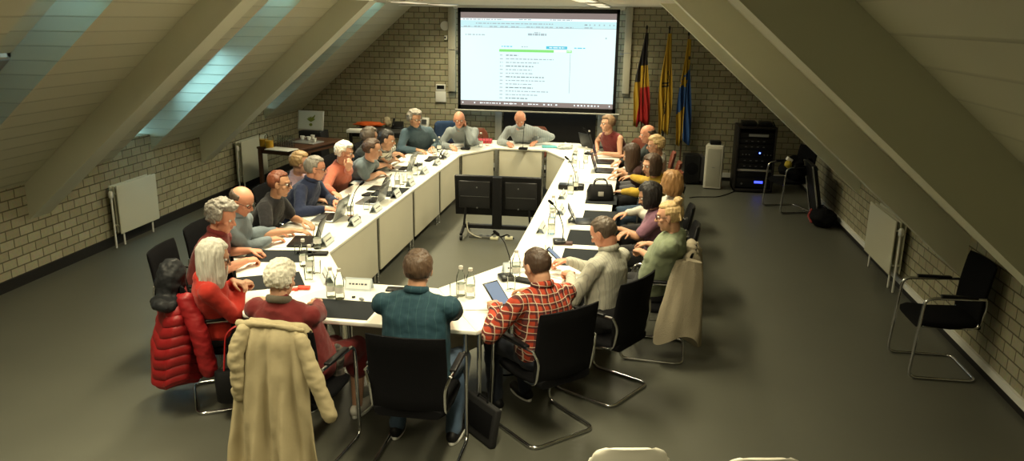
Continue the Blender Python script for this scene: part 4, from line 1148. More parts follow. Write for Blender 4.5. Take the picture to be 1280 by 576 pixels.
# ------------------------------------------------------------------ flags
YEL = mat('flag_yellow', (.40, .25, .02), .8, bump=.2, bscale=90); RED = mat('flag_red', (.32, .012, .012), .8, bump=.2, bscale=90); BLK_ = mat('flag_black', (.014, .012, .014), .8)
BLU = mat('flag_blue', (.02, .07, .22), .8, bump=.2, bscale=90)
def flag(px, ptop, y, label, kind, zb):
    base = on_back(px, 100, y); x = base.x
    t = empty('flag_on_pole', (x, y, 0), 0, label, 'flag', 'flags right of the screen')
    ztop = on_back(px, ptop, y).z
    MB().lathe([(.001, 0), (.15, 0), (.15, .02), (.04, .035), (.03, .08), (.001, .08)], n=24).build('stand', BLACKP, t, smooth=True)
    MB().cap((0, 0, .03), (0, 0, ztop), .013, .013, 10).build('pole', WOOD if kind != 'y' else BLACKP, t, smooth=True)
    MB().ell((0, 0, ztop+.02), (.018, .018, .04)).build('finial', BLACKP, t, smooth=True)
    # hanging cloth: pleated vertical bundle, widest in the middle
    NU, NV = 60, 60; vs = []; z1 = ztop-.06
    for j in range(NV+1):
        v = j/NV; z = z1+(zb-z1)*v
        wl = {'b': .015+.12*math.sin(min(1, v*1.25)*math.pi*.62)+.02*v, 'y': .02+.085*math.sin(min(1, v*1.2)*math.pi*.7), 'e': .015+.09*math.sin(min(1, v*1.1)*math.pi*.6)}[kind]
        wr = {'b': .02+.11*v, 'y': .03+.06*v+.04*math.sin(v*3.1), 'e': .04+.11*v}[kind]
        for i in range(NU+1):
            u = i/NU; X = -wl+(wl+wr)*u
            a = .010+.028*v
            Y = -.03 + a*math.sin(u*22+1.5*math.sin(v*3+1)) - .02*math.sin(v*5+u*3)
            zz = z - (.10*abs(math.sin(u*5+.6)) if j == NV else 0)*1.0 + .05*(u-.5)*v
            vs.append((X+.012*math.sin(v*7+u*9), Y, zz))
    fs = []; mi = []
    for j in range(NV):
        for i in range(NU):
            a = j*(NU+1)+i; fs.append((a, a+1, a+NU+2, a+NU+1)); u = (i+.5)/NU; v = (j+.5)/NV
            if kind == 'b':  # black / yellow / red diagonal bands of a draped tricolour
                d = v*1.35-u*.45
                m_ = 0 if d < .42 else (1 if (d < .66+.35*(1-u)) and u < .55+.2*(v < .6) else 2)
                if v < .36: m_ = 0
                elif v < .62: m_ = 0 if (u < .35 and v < .55) else 1
                else: m_ = 1 if u < .36-(v-.62)*.5 else 2
            elif kind == 'y':
                m_ = 0
                if (.50 < v < .515 or .54 < v < .553) and .2 < u < .8: m_ = 1
                for cu, cv_, r_ in ((.55, .44, .10), (.62, .48, .13), (.55, .77, .12), (.42, .80, .10)):
                    rr = math.hypot((u-cu)*.9, (v-cv_)*2.4)
                    if abs(rr-r_) < .022 and (u-cu) > -.6*r_: m_ = 1
            else:
                w = v+.16*(u-.5)
                m_ = 0 if w < .33 else (1 if w < .66 else (0 if u < .52 else 1))
                if w > .93 and u > .5: m_ = 1
                du, dv = (u-.33)*.16, (v-.42)*1.05
                rr = math.hypot(du, dv); an = math.atan2(dv, du)
                if rr < .030+.020*abs(math.cos(an*2.5+.3))**3 * 1.5: m_ = 0
                if .17 < v < .20 and u > .6: m_ = 2
            mi.append(m_)
    me = bpy.data.meshes.new('flag'); me.from_pydata(vs, [], fs)
    for p_, k_ in zip(me.polygons, mi): p_.material_index = k_; p_.use_smooth = True
    o = link('flag_cloth', me, {'b': [BLK_, YEL, RED], 'y': [YEL, BLK_], 'e': [YEL, BLU, BLK_]}[kind], t)
    md = o.modifiers.new('thickness', 'SOLIDIFY'); md.thickness = .003
    return t
flag(805, 36, 13.72, 'black, yellow and red tricolour flag hanging on a pole', 'b', 1.02)
flag(833, 37, 13.74, 'yellow flag with a black emblem, middle one of three', 'y', .88)
flag(857, 44, 13.76, 'blue and yellow flag with a yellow star, rightmost of three', 'e', .72)

# ------------------------------------------------------------------ audio corner
p = at(941, 241, 0)
t = empty('equipment_rack', (1.95, 13.30, 0), 0, 'tall black equipment rack with blue lit displays', 'equipment rack')
w, d, h = .60, .52, 1.02
MB().box((-w/2+.015, 0, h/2+.02), (.03, d, h)).box((w/2-.015, 0, h/2+.02), (.03, d, h)).box((0, 0, h+.02), (w, d, .03)).box((0, 0, .04), (w, d, .04)).box((0, d/2-.01, h/2), (w-.02, .02, h-.02)).build('cabinet', mat('rack_black', (.012, .010, .010), .45), t, bevel=.004)
BLUE = emis('blue_led', (.08, .15, 1), 9); BLUE2 = emis('blue_display', (.04, .06, .9), 3.5); GRN = emis('pale_led', (.6, .65, .6), .5)
z = .08; hs_ = [.16, .10, .045, .09, .09, .13, .09, .09, .09]
kinds_ = ['disp', 'blank', 'bar', 'amp', 'amp', 'led', 'amp', 'amp', 'label']
for h_, k_ in zip(hs_, kinds_):
    u = MB().box((0, -.01, z+h_/2), (w-.07, d-.06, h_-.008)).build('rack_unit', GREYMETAL if k_ == 'bar' else BLACKP, t, bevel=.003)
    yv = -d/2+.012
    if k_ == 'disp': MB().box((.08, yv, z+h_*.6), (.13, .008, .035)).build('display', BLUE2, u); MB().lathe([(.016, -.01), (.014, .01)], (-.18, yv, z+h_*.4), 14, axis=(0, 1, 0)).build('knob', GREYMETAL, u, smooth=True)
    if k_ == 'led':
        MB().lathe([(.012, -.006), (.012, .006)], (.06, yv-.004, z+h_*.62), 12, axis=(0, 1, 0)).build('led', BLUE, u)
        for q in range(6): MB().lathe([(.010, -.006), (.008, .010)], (-.2+q*.05 if q < 3 else -.02+q*.05, yv, z+h_*.4), 10, axis=(0, 1, 0)).build('knob', GREYMETAL, u)
    if k_ == 'amp':
        for q in range(4): MB().box((-.16+q*.09, yv, z+h_*.5), (.03, .008, .010)).build('button', mat('rack_button', (.16, .16, .17), .4), u)
    if k_ == 'label':
        MB().box((.02, yv, z+h_*.55), (.30, .006, .04)).build('label_strip', mat('rack_label', (.30, .31, .31), .5), u)
    if k_ == 'bar': MB().box((0, yv-.004, z+h_*.5), (.42, .01, .028)).build('blank_panel', mat('silver_panel', (.34, .34, .31), .4), u, bevel=.003)
    z += h_
for i, (dx, ww) in enumerate(((-.12, .22), (.14, .18))):
    MB().box((dx, 0, h+.035+.035), (ww, .3, .06)).build('top_device', BLACKP, t, bevel=.006)
MB().tube(rounded([(.25, .05, h+.04), (.26, .02, h+.10), (.30, .02, h+.02), (.325, .05, .5), (.32, .1, .03)], .05), .01, 8).build('cable_bundle', BLACKF, t, smooth=True)
t = empty('column_loudspeaker', (1.34, 13.30, 0), R(-6), 'white floor loudspeaker beside the rack', 'loudspeaker')
b = MB(); b.prism([(-.13, -.12), (.13, -.12), (.145, -.09), (.12, .14), (-.12, .14), (-.145, -.09)], .012, .72); b.build('cabinet', mat('ivory_plastic', (.60, .58, .50), .4), t, bevel=.012, seg=3)
MB().box((0, -.124, .36), (.215, .012, .62)).build('grille', mat('ivory_grille', (.42, .41, .33), .6, bump=.6, bscale=600), t, bevel=.005)
MB().box((.0, -.132, .36), (.05, .003, .008)).build('badge', GREYMETAL, t)
o = MB().box((0, 0, .03), (.17, .17, .06)).build('black_box', BLACKP, bevel=.01, loc=(1.34, 13.32, .724)); tag(o, 'small black box on top of the white loudspeaker', 'box')
t = empty('subwoofer', (1.06, 13.62, 0), R(4), 'black subwoofer on feet by the end wall', 'subwoofer')
MB().box((-.06, 0, .27), (.26, .32, .46)).build('cabinet', BLACKP, t, bevel=.012, seg=3)
MB().box((.11, .02, .27), (.07, .28, .42)).build('side_panel', mat('dark_grey_plastic', (.05, .05, .055), .4), t, bevel=.008)
MB().lathe([(.09, -.004), (.10, .004), (.06, .012), (.02, .016)], (-.06, -.162, .28), 24, axis=(0, -1, 0)).build('cone', BLACKF, t, smooth=True)
for sx in (-1, 1):
    for sy in (-1, 1): MB().lathe([(.02, 0), (.024, .04)], (sx*.13, sy*.12, 0), 12).build('foot', BLACKP, t)
# cable on the floor
pts = [at(x, y, .008) for x, y in ((862, 247), (870, 246), (885, 246), (897, 246), (908, 243), (918, 239))]
o = MB().tube(rounded(pts, .2), .007, 8).build('floor_cable', BLACKF, smooth=True); tag(o, 'black cable lying on the floor towards the white loudspeaker', 'cable')

# chair with piled things, dark stand and bag in the right corner
t = chair('black', 2.30, 11.95, 200, 'black chair with things piled on it in the right corner, partly under the sloped roof')
t = empty('coat_pile', (2.38, 11.9, .48), 0, 'dark pile of coats on the chair in the right corner', 'coats')
me = MB().ell((0, 0, .14), (.23, .20, .17), None, 30, 20, lambda d, p: p*(1+.35*noise.noise(d*2.5+Vector((3, 1, 0))))).mesh('c', True)
link('coat', me, BLACKF, t)
MB().ell((-.16, -.12, .22), (.05, .06, .05), None, 16, 10, lambda d, p: p*(1+.4*noise.noise(d*3))).build('yellow_cloth', mat('yellow_textile', (.50, .38, .04), .8), t, smooth=True)
MB().box((-.14, -.06, .28), (.08, .10, .05), rot=Matrix.Rotation(.5, 3, 'Y')).build('pale_box', PAPER, t, bevel=.004)
t = empty('folded_easel', (2.62, 11.45, 0), 0, 'black folded board with chrome edge leaning in the right corner', 'board')
Mr = Matrix.Rotation(R(-12), 3, 'Y')
MB().box(Mr @ Vector((0, 0, .42)), (.05, .62, .78), rot=Mr).build('panel', BLACKP, t, bevel=.008)
for s in (-1, 1): MB().cap(Mr @ Vector((-.03, s*.30, .0)), Mr @ Vector((-.03, s*.30, .80)), .012, .012).build('chrome_rail', CHROME, t, smooth=True)
me = MB().ell((0, 0, .11), (.17, .22, .125), None, 30, 20, lambda d, p: p*(1+.18*noise.noise(d*2+Vector((5, 2, 1))))).mesh('bag', True)
for v_ in me.vertices: v_.co.z = max(v_.co.z, .003)
p = at(1041, 285, 0); t = empty('shoulder_bag', (p.x-.12, p.y+.1, 0), 0, 'dark bag with a red stripe on the floor by the right wall', 'bag')
link('bag_body', me, BLACKF, t)
MB().tube([(-.17, -.14, .07), (-.19, 0, .13), (-.13, .12, .2)], .016, 8, flat=.5).build('stripe', mat('dark_red_trim', (.20, .02, .02), .7), t, smooth=True)
MB().tube(rounded([(-.05, .15, .2), (0, .1, .27), (.02, -.1, .26), (0, -.16, .18)], .06), .009, 8).build('strap', BLACKF, t, smooth=True)
# chair at the right edge of the picture
chair('black', 2.48, 6.43, 181, 'black chair with chrome arms against the right wall, at the picture edge')

# ------------------------------------------------------------------ radiators
def radiator(x, y0, y1, z0, z1, side, label, pipes=True):
    s = side  # +1: hangs on the left wall and faces +X
    t = empty('radiator', (x, (y0+y1)/2, 0), 0, label, 'radiator', 'panel radiators on the side walls')
    L = y1-y0; MT = mat('radiator_enamel', (.56, .55, .43), .4)
    for k_, off in enumerate((.055, .105, .155)): 
        MB().box((s*off, 0, (z0+z1)/2), (.016, L-(0 if off > .15 else .03), z1-z0-(0 if off > .15 else .02))).build('panel', MT, t, bevel=.006, seg=3)
    for q in range(2):
        e = -L/2+.02 if q == 0 else L/2-.02
        MB().box((s*.10, e, z0+.10), (.09, .02, .02)).box((s*.10, e, z1-.10), (.09, .02, .02)).build('connector', MT, t, bevel=.003)
    for q in (-1, 1): MB().cap((s*.12, q*(L/2-.10), .012), (s*.12, q*(L/2-.10), z0+.02), .011, .011).build('leg', WHITEP, t, smooth=True)
    MB().cap((s*.12, -L/2-.06, .012), (s*.12, -L/2-.06, z1-.12), .011, .011).build('pipe', WHITEP, t, smooth=True)
    MB().lathe([(.02, -.035), (.026, -.02), (.026, .03), (.015, .045)], (s*.12, -L/2-.06, z1-.10), 14).build('thermostat_valve', WHITEP, t, smooth=True)
radiator(XL, 8.20, 8.98, .16, .74, 1, 'beige panel radiator on the left wall under the skylight')
radiator(XR, 8.36, 9.30, .17, .74, -1, 'beige panel radiator on the right wall')
radiator(XL, 11.25, 12.1, .16, .80, 1, 'dark edged radiator on the far left wall behind the drinks table')

# ------------------------------------------------------------------ drinks table at the left
def desk(cx, cy, lx, ly, rz, h, label, m=WOOD):
    t = empty('side_table', (cx, cy, 0), rz, label, 'table')
    MB().box((0, 0, h-.015), (lx, ly, .03)).build('tabletop', m, t, bevel=.004)
    MB().box((0, 0, h-.065), (lx-.06, ly-.06, .07)).build('apron', m, t, bevel=.003)
    for sx in (-1, 1):
        for sy in (-1, 1): MB().box((sx*(lx/2-.035), sy*(ly/2-.035), (h-.03)/2), (.05, .05, h-.03)).build('leg', m, t, bevel=.004)
    return t
desk(-5.05, 11.62, .72, 1.25, R(-14), .76, 'dark wooden table with jugs and glasses along the left wall')
def rim(px, py, z): return at(px, py, z)
zt = .762
for i, (px, py, lab) in enumerate(((330, 183, 'glass jug of orange juice, left one on the wooden drinks table'), (337, 185, 'glass jug of orange juice, right one on the wooden drinks table'))):
    p = rim(px, py, zt); t = empty('juice_jug', p, 0, lab, 'jug', 'jugs of orange juice')
    MB().lathe([(.001, .004), (.055, .004), (.06, .02), (.06, .11), (.001, .11)], n=20).build('juice', mat('orange_juice', (.62, .36, .03), .3), t, smooth=True)
    MB().lathe([(.058, .001), (.064, .02), (.064, .17), (.055, .19)], n=20, cap=False).build('jug_glass', GLASS, t, smooth=True)
gp = []
for i in range(24):
    p = rim(346+(i % 8)*2.9, 177+(i//8)*3.2, zt); gp.append(p)
for i, p in enumerate(gp):
    if i == 0: g0 = MB().lathe([(.002, .001), (.026, .001), (.030, .100), (.028, .100), (.024, .008), (.002, .008)], n=14, cap=False).build('tumbler', GLASS, smooth=True)
    o = g0 if i == 0 else g0.copy()
    if i: col.objects.link(o)
    tag(o, 'clean tumbler in the cluster on the wooden drinks table', 'glass', 'tumblers clustered on the drinks table'); o.location = p+Vector((0, 0, .001))
slab('serving_tray', 352, 187, (.42, .26, .012), -14, WHITEP, 'white serving tray on the wooden drinks table', 'tray', z=zt)
t = slab('oval_tray', 384, 178, (.42, .30, .016), -14, mat('steel_tray', (.45, .46, .47), .3, .6), 'steel tray with cups at the corner of the drinks table', 'tray', z=zt)
for i, (px, py) in enumerate(((378, 174), (386, 175), (391, 173), (393, 177))):
    t = empty('coffee_cup', rim(px, py, zt+.02), i*1.3, 'white coffee cup on the steel tray', 'cup', 'coffee cups on the steel tray')
    MB().lathe([(.002, 0), (.022, 0), (.036, .055), (.034, .055), (.020, .006), (.002, .006)], n=16, cap=False).build('cup_body', WHITEP, t, smooth=True)
    MB().tube([(.034, 0, .045), (.052, 0, .040), (.050, 0, .02), (.030, 0, .015)], .004, 8).build('handle', WHITEP, t, smooth=True)
# framed picture leaning on a black stand
t = empty('framed_picture', (-5.27, 12.55, .0), R(-4), 'pale picture of a green plant standing above the drinks table', 'picture')
MB().box((0, .0, .62), (.36, .26, 1.00-.02)).build('stand', BLACKP, t, bevel=.01) if False else None
MB().box((.02, .02, .42), (.40, .30, .80)).build('cabinet', mat('black_cabinet', (.010, .010, .011), .6), t, bevel=.008)
Mt = Matrix.Rotation(R(-12), 3, 'X')
MB().box(Mt @ Vector((0, 0, .16))+Vector((0, -.05, .83)), (.46, .02, .32), rot=Mt).build('frame', mat('pale_grey_frame', (.50, .50, .46), .5), t, bevel=.004)
MB().box(Mt @ Vector((0, -.012, .16))+Vector((0, -.05, .83)), (.42, .004, .28), rot=Mt).build('picture_sheet', mat('mint_paper', (.55, .58, .52), .7), t)
lf = MB()
for i in range(7):
    a = R(-60+i*20); c_ = Mt @ Vector((.01+math.sin(a)*.04, -.016, .15+math.cos(a)*.03))+Vector((0, -.05, .83))
    lf.ell(c_, (.012, .003, .045), Mt @ Matrix.Rotation(a, 3, 'Y'), 10, 8)
lf.ell(Mt @ Vector((.06, -.016, .22))+Vector((0, -.05, .83)), (.012, .003, .04), Mt @ Matrix.Rotation(.5, 3, 'Y'), 10, 8)
lf.ell(Mt @ Vector((.01, -.016, .09))+Vector((0, -.05, .83)), (.03, .003, .025), Mt, 10, 8)
lf.build('printed_plant', mat('plant_green', (.16, .20, .03), .7), t, smooth=True)

# second table by the end wall: orange folder, phone
desk(-4.05, 13.40, 1.55, .70, 0, .76, 'dark table by the end wall with an orange folder and a telephone', mat('dark_grey_top', (.03, .03, .03), .5))
def crumple(name, px, py, r, m, label, cat, z=.762, amp=.3, sd=0):
    me = MB().ell((0, 0, r[2]*.9), r, None, 26, 18, lambda d, p: p*(1+amp*noise.noise(d*2.2+Vector((sd, 0, 0))))).mesh(name, True)
    for v_ in me.vertices: v_.co.z = max(v_.co.z, .001)
    o = link(name, me, m); o.location = at(px, py, z); return tag(o, label, cat)
crumple('orange_bag', 461, 158, (.27, .13, .045), mat('orange_cloth', (.72, .12, .02), .6), 'bright orange bag lying on the table by the end wall', 'bag', sd=3)
crumple('cream_bag', 484, 158, (.07, .06, .09), mat('cream_paper', (.45, .38, .25), .8), 'small cream paper bag beside the orange bag', 'bag', amp=.2, sd=5)
slab('paper_stack', 446, 165, (.30, .22, .05), 4, PAPER, 'stack of papers on the table by the end wall', 'papers', z=.762)
p = at(497, 160, .762); t = empty('desk_telephone', p, R(10), 'black desk telephone on the table by the end wall', 'telephone')
b = MB(); b.add([(-.10, -.10, 0), (.10, -.10, 0), (.10, .10, 0), (-.10, .10, 0), (-.10, -.10, .02), (.10, -.10, .02), (.10, .10, .11), (-.10, .10, .11)], [(3, 2, 1, 0), (4, 5, 6, 7), (0, 1, 5, 4), (1, 2, 6, 5), (2, 3, 7, 6), (3, 0, 4, 7)]); b.build('base', BLACKP, t, bevel=.006)
MB().chain([(-.07, -.09, .06), (-.07, 0, .12), (-.07, .09, .14)], [.024, .016, .024]).build('handset', BLACKP, t, smooth=True)
p = at(531, 158, .80); t = empty('small_display', (p.x, p.y, .762), R(-10), 'small white terminal with a grey display on the table by the end wall', 'terminal')
MB().box((0, 0, .10), (.15, .05, .19), rot=Matrix.Rotation(R(-10), 3, 'X')).build('case', WHITEP, t, bevel=.008); MB().box((0, -.032, .125), (.10, .004, .08), rot=Matrix.Rotation(R(-10), 3, 'X')).build('display', GREYMETAL, t)

# ------------------------------------------------------------------ display trolley in the middle of the ring
t = empty('display_trolley', (-1.62, 9.62, 0), R(2), 'black flat display on a wheeled trolley, seen from the back, inside the ring', 'display')
Md = Matrix.Rotation(R(8), 3, 'X')
dsp = MB().box(Md @ Vector((0, 0, 0))+Vector((0, .0, .52)), (1.09, .05, .52), rot=Md).build('display_panel', BLACKP, t, bevel=.012, seg=3)
for s in (-1, 1):
    fr = MB(); M2 = Md
    def q(x, y, z): return M2 @ Vector((x, y, z))+Vector((0, 0, .52))
    cx_ = s*.29
    fr.box(q(cx_, -.035, .02), (.40, .025, .36), rot=M2).build('rear_cover', mat('satin_black', (.020, .020, .022), .3), dsp, bevel=.01)
    MB().box(q(cx_, -.052, .0), (.36, .004, .004), rot=M2).build('seam', GREYMETAL, dsp)
    for zz in (.12, -.15): MB().lathe([(.010, -.003), (.010, .003)], q(cx_-.03*s, -.05, zz), 10, axis=(0, 1, 0)).build('screw', GREYMETAL, dsp)
MB().box((0, -.075, .44), (.12, .05, .66)).build('column', BLACKP, t, bevel=.006)
MB().box((0, -.06, .135), (.86, .06, .05)).build('cross_beam', BLACKP, t, bevel=.006)
for s in (-1, 1):
    MB().tube(rounded([(s*.42, -.28, .075), (s*.42, -.06, .14), (s*.42, .26, .075)], .05), .020, 8).build('foot_bar', BLACKP, t, smooth=True)
    MB().tube([(s*.42, -.08, .14), (s*.40, -.06, .36)], .014, 8).build('strut', BLACKP, t, smooth=True)
    for yy in (-.28, .26):
        MB().lathe([(.012, -.018), (.034, -.014), (.034, .014), (.012, .018)], (s*.42, yy, .036), 18, axis=(1, 0, 0)).build('caster', BLACKP, t, smooth=True)
MB().tube(rounded([(-.38, -.10, .20), (-.36, -.14, .07), (-.22, -.16, .012), (-.1, -.14, .012)], .08), .009, 8).build('power_cable', mat('beige_cable', (.40, .38, .30), .6), t, smooth=True)
for px, py, l, dg, m_, lab in ((601, 297, .30, -4, mat('grey_plastic', (.10, .10, .09), .5), 'dark grey power strip on the floor before the display trolley'), (618, 299, .10, 0, mat('floor_socket', (.62, .60, .42), .5), 'pale floor socket cover before the display trolley, left one'), (636, 299, .10, 8, MATS['floor_socket'], 'pale floor socket cover before the display trolley, right one')):
    p = at(px, py, 0); t = empty('power_strip' if l > .2 else 'floor_socket', (p.x, p.y, .001), R(dg), lab, 'socket')
    MB().box((0, 0, .016), (l, .08, .030)).build('housing', m_, t, bevel=.005)
    for q_ in range(3 if l > .2 else 1): MB().lathe([(.020, 0), (.020, .004)], (-.09+q_*.09 if l > .2 else 0, 0, .030), 14).build('outlet', BLACKP, t)
o = MB().tube(rounded([at(x, y, .01) for x, y in ((612, 296), (618, 291), (626, 296), (634, 293), (642, 298))], .03), .008, 8).build('tangled_cable', BLACKF, smooth=True); tag(o, 'tangle of black cable between the floor sockets', 'cable')

# ------------------------------------------------------------------ coats, jackets and bags
def drape(name, cx, cy, deg, ztop, zbot, m, label, cat, wt, wb, dt, db, back=-.26, folds=9, amp=.03, seed=0, front_len=.35, hem=.03):
    """garment hung over a chair back, chair facing deg; long rear side, shorter front side"""
    t = empty(name, (cx, cy, 0), R(deg-90), label, cat)
    NU, NV = 110, 46; vs = []; fs = []
    for j in range(NV+1):
        v = j/NV
        for i in range(NU+1):
            u = i/NU*2-1                      # -1..1 across
            w = wt+(wb-wt)*v**.8
            x = w*u*(1-.05*(1-v))
            sl = max(0, abs(u)-.75)/.25      # shoulders fall lower at the sides
            top = ztop - .045*sl**2
            z = top+(zbot-top)*v + (hem*math.sin(u*7+seed) + .02*noise.noise(Vector((u*4, seed, 0))))*v**3
            f = amp*(v**.75)*(math.sin(u*folds+1.6*math.sin(v*2.3+seed)+seed)+.45*math.sin(u*folds*2.1+seed*2+v))
            f += .008*noise.noise(Vector((u*6, v*9, seed)))
            y = back - dt - (db-dt)*v**.7 - .028*math.sin(min(1, v*9)*math.pi/2) + f + .10*(u*u)*v*.5 + .03*sl
            vs.append((x, y, z))
    for j in range(NV):
        for i in range(NU):
            a = j*(NU+1)+i; fs.append((a, a+1, a+NU+2, a+NU+1))
    base = len(vs); NF = 12
    for j in range(NF+1):
        v = j/NF
        for i in range(NU+1):
            u = i/NU*2-1; sl = max(0, abs(u)-.75)/.25
            x = wt*u*.95; th = v*math.pi if v < .4 else .4*math.pi
            z = ztop-.045*sl**2 + .022*math.sin(min(1, v/.3)*math.pi)*(1) - front_len*max(0, v-.3)/.7
            y = back-dt + min(1, v/.3)*(dt+.045) + .006*math.sin(u*11)+.03*sl*(1-v)
            vs.append((x, y, z))
    for j in range(NF):
        for i in range(NU):
            a = base+j*(NU+1)+i; fs.append((a, a+1, a+NU+2, a+NU+1))
    me = bpy.data.meshes.new(name); me.from_pydata(vs, [], fs)
    bm = bmesh.new(); bm.from_mesh(me); bmesh.ops.remove_doubles(bm, verts=bm.verts, dist=.002); bmesh.ops.recalc_face_normals(bm, faces=bm.faces)
    for f_ in bm.faces: f_.smooth = True
    bm.to_mesh(me); bm.free()
    o = link('cloth_body', me, m, t); md = o.modifiers.new('thickness', 'SOLIDIFY'); md.thickness = .008; md.offset = 0
    return t
def sleeve(parent, pts, r, m, name='sleeve', wr=.010, sd=0):
    s_ = MB().chain([Vector(p_) for p_ in rounded(pts, .08, 4)], r if isinstance(r, list) else [r]*len(rounded(pts, .08, 4)), 14)
    me = remeshed(s_, .010, 2); wrinkle(me, wr, 13, sd, (1, 1, 2.0)); return link(name, me, m, parent)
TRENCH = mat('beige_gabardine', (.36, .30, .175), .8, bump=.12, bscale=40, var=.06)
t = drape('trench_coat', -1.95, 4.30, 84, .955, .05, TRENCH, 'long beige trench coat hung over the chair back, reaching the floor', 'coat', .215, .30, .035, .15, amp=.042, folds=9, seed=1.2)
sleeve(t, [(.19, -.31, .90), (.27, -.33, .70), (.36, -.33, .47)], [.045]*2+[.05]*3+[.046]*3, TRENCH, wr=.006, sd=1)
sleeve(t, [(-.17, -.33, .92), (-.20, -.38, .80), (-.19, -.38, .66), (-.20, -.36, .54)], .046, TRENCH, 'sleeve', .011, 4)
c_ = MB().chain([(-.21, -.30, .95), (-.10, -.305, .965), (.05, -.30, .965), (.19, -.29, .955)], [.024, .020, .016, .014]); me = remeshed(c_, .008); wrinkle(me, .008, 18, 2); link('collar', me, TRENCH, t)
c_ = MB().chain([(-.30, -.42, .045), (-.2, -.44, .05), (-.08, -.40, .04)], [.045, .05, .035]); me = remeshed(c_, .010); wrinkle(me, .014, 16, 8)
for v_ in me.vertices: v_.co.z = max(v_.co.z, .006)
link('crumpled_hem', me, TRENCH, t)
MB().tube([(-.16, -.375, .46), (0, -.40, .50), (.17, -.385, .56)], .012, 8, flat=2).build('belt', TRENCH, t, smooth=True) if False else None

KNIT = mat('beige_knit', (.36, .31, .22), .95, bump=.6, bscale=160, var=.15)
t = drape('beige_cardigan', .27, 6.34, 176, .92, .20, KNIT, 'beige knitted cardigan hung over a chair back on the right', 'cardigan', .245, .23, .03, .08, amp=.02, folds=7, seed=3.1, hem=.06)
sleeve(t, [(.22, -.30, .84), (.26, -.31, .60), (.23, -.31, .30)], .036, KNIT, sd=3)
sleeve(t, [(-.21, -.30, .84), (-.25, -.31, .62), (-.22, -.33, .42)], .036, KNIT, sd=5)

sp_ = MB(); rings = []
for j in range(41):
    v = j/40; z = .90-.66*v; ring = []
    hx, hy_ = .030+.018*v, .10+.07*min(1, v*1.7)
    for a_ in range(48):
        an = 2*math.pi*a_/48; cx, sx = math.cos(an), math.sin(an); fo = 1+.16*v*math.sin(an*4+v*3)+.06*math.sin(an*9)
        ring.append(Vector((-.275-.03*v+hx*cx*fo*1.3, -.235+.06*v+hy_*sx*(1+.05*math.sin(v*9)), z+.05*v*math.sin(an*2+.6)-.02*abs(sx)*(1-v))))
    rings.append(ring)
sp_.loft(rings); link('side_panel', sp_.mesh('p', True), KNIT, t)
PUFF = mat('red_quilted_nylon', (.24, .008, .010), .5, var=.1, bump=.25, bscale=18)
t = empty('red_padded_jacket', (-2.79, 4.92, 0), R(32-90), 'red padded jacket with a black hood hanging over the near left chair', 'jacket')
jk = MB(); rings = []; NJ = 90
for j in range(NJ+1):
    v = j/NJ; z = .90-.66*v
    hw = .20+.075*min(1, v*4)+.02*math.sin(v*3); hd2 = .045+.10*min(1, v*1.6)**.8
    if v > .96: hw *= .97; hd2 *= .9
    quilt = .010*abs(math.sin(v*math.pi*9))**.6
    ring = []
    for a_ in range(64):
        an = 2*math.pi*a_/64; cx, sx = math.cos(an), math.sin(an)
        fold = .016*v*math.sin(an*5+v*2)+.008*math.sin(an*9+v*5)
        rr_ = 1+(quilt+fold)/.12
        ring.append(Vector((hw*(abs(cx)**.7)*(1 if cx > 0 else -1)*(1+(quilt+fold*.4)/.3), -.30-.05*v+hd2*(abs(sx)**.8)*(1 if sx > 0 else -1)*rr_, z+.03*v*math.sin(an*3+1)+(.0 if v > .1 else -.05*abs(cx)**3*(1-v*10)))))
    rings.append(ring)
jk.loft(rings); link('jacket_body', jk.mesh('j', True), PUFF, t)
s_ = sleeve(t, [(.24, -.24, .84), (.30, -.18, .62), (.30, -.14, .36)], .062, PUFF, wr=.006, sd=6)

hd_ = MB().chain([(.08, -.32, 1.02), (.09, -.33, .92), (.10, -.34, .84)], [.085, .105, .09]); hd_.ell((.17, -.36, .82), (.12, .10, .055))
hd_.chain([(.02, -.30, .88), (-.12, -.30, .86)], [.06, .04]); hd_.ell((.06, -.40, .80), (.09, .07, .05))
me = remeshed(hd_, .009, 3); wrinkle(me, .020, 8, 5); wrinkle(me, .006, 24, 6); link('hood', me, mat('black_nylon', (.014, .015, .017), .5, spec=.2), t)

BJ = cloth('blue_nylon_jacket', (.018, .045, .11))
t = drape('blue_jacket', -2.98, 12.88, -70, .96, .45, BJ, 'blue jacket hung over a brown chair between the two men at the far left', 'jacket', .25, .26, .03, .08, amp=.02, folds=6, seed=2)

# handbags on the floor
t = empty('shoulder_handbag', (-2.56, 4.63, 0), R(28), 'black handbag with a red strap hanging beside the near left chair', 'handbag')
b = MB(); rings = []
for z, w, d in ((.13, .13, .05), (.15, .15, .062), (.30, .16, .055), (.36, .15, .030)):
    rings.append([Vector((w*(abs(math.cos(a*math.pi/12))**.45)*(1 if math.cos(a*math.pi/12) > 0 else -1), d*(abs(math.sin(a*math.pi/12))**.5)*(1 if math.sin(a*math.pi/12) > 0 else -1), z)) for a in range(24)])
b.loft(rings); me = b.mesh('b', True); wrinkle(me, .008, 12); link('bag_body', me, BLACKL, t)
MB().tube(rounded([(-.09, 0, .34), (-.06, 0, .62), (.02, .0, .68), (.05, 0, .60), (.09, 0, .34)], .06), .011, 8, flat=.6).build('strap', mat('red_leather', (.42, .02, .02), .5), t, smooth=True)
p0, p1 = at(577, 531, 0), at(614, 556, 0); p0 = Vector((-1.02, 4.78, 0)); p1 = Vector((-.78, 4.53, 0))
mid = (p0+p1)/2; dd = p1-p0
t = empty('document_bag', (mid.x, mid.y, 0), math.atan2(dd.y, dd.x), 'flat black document bag leaning on the legs of the near table', 'bag')
Mb = Matrix.Rotation(R(-10), 3, 'X')
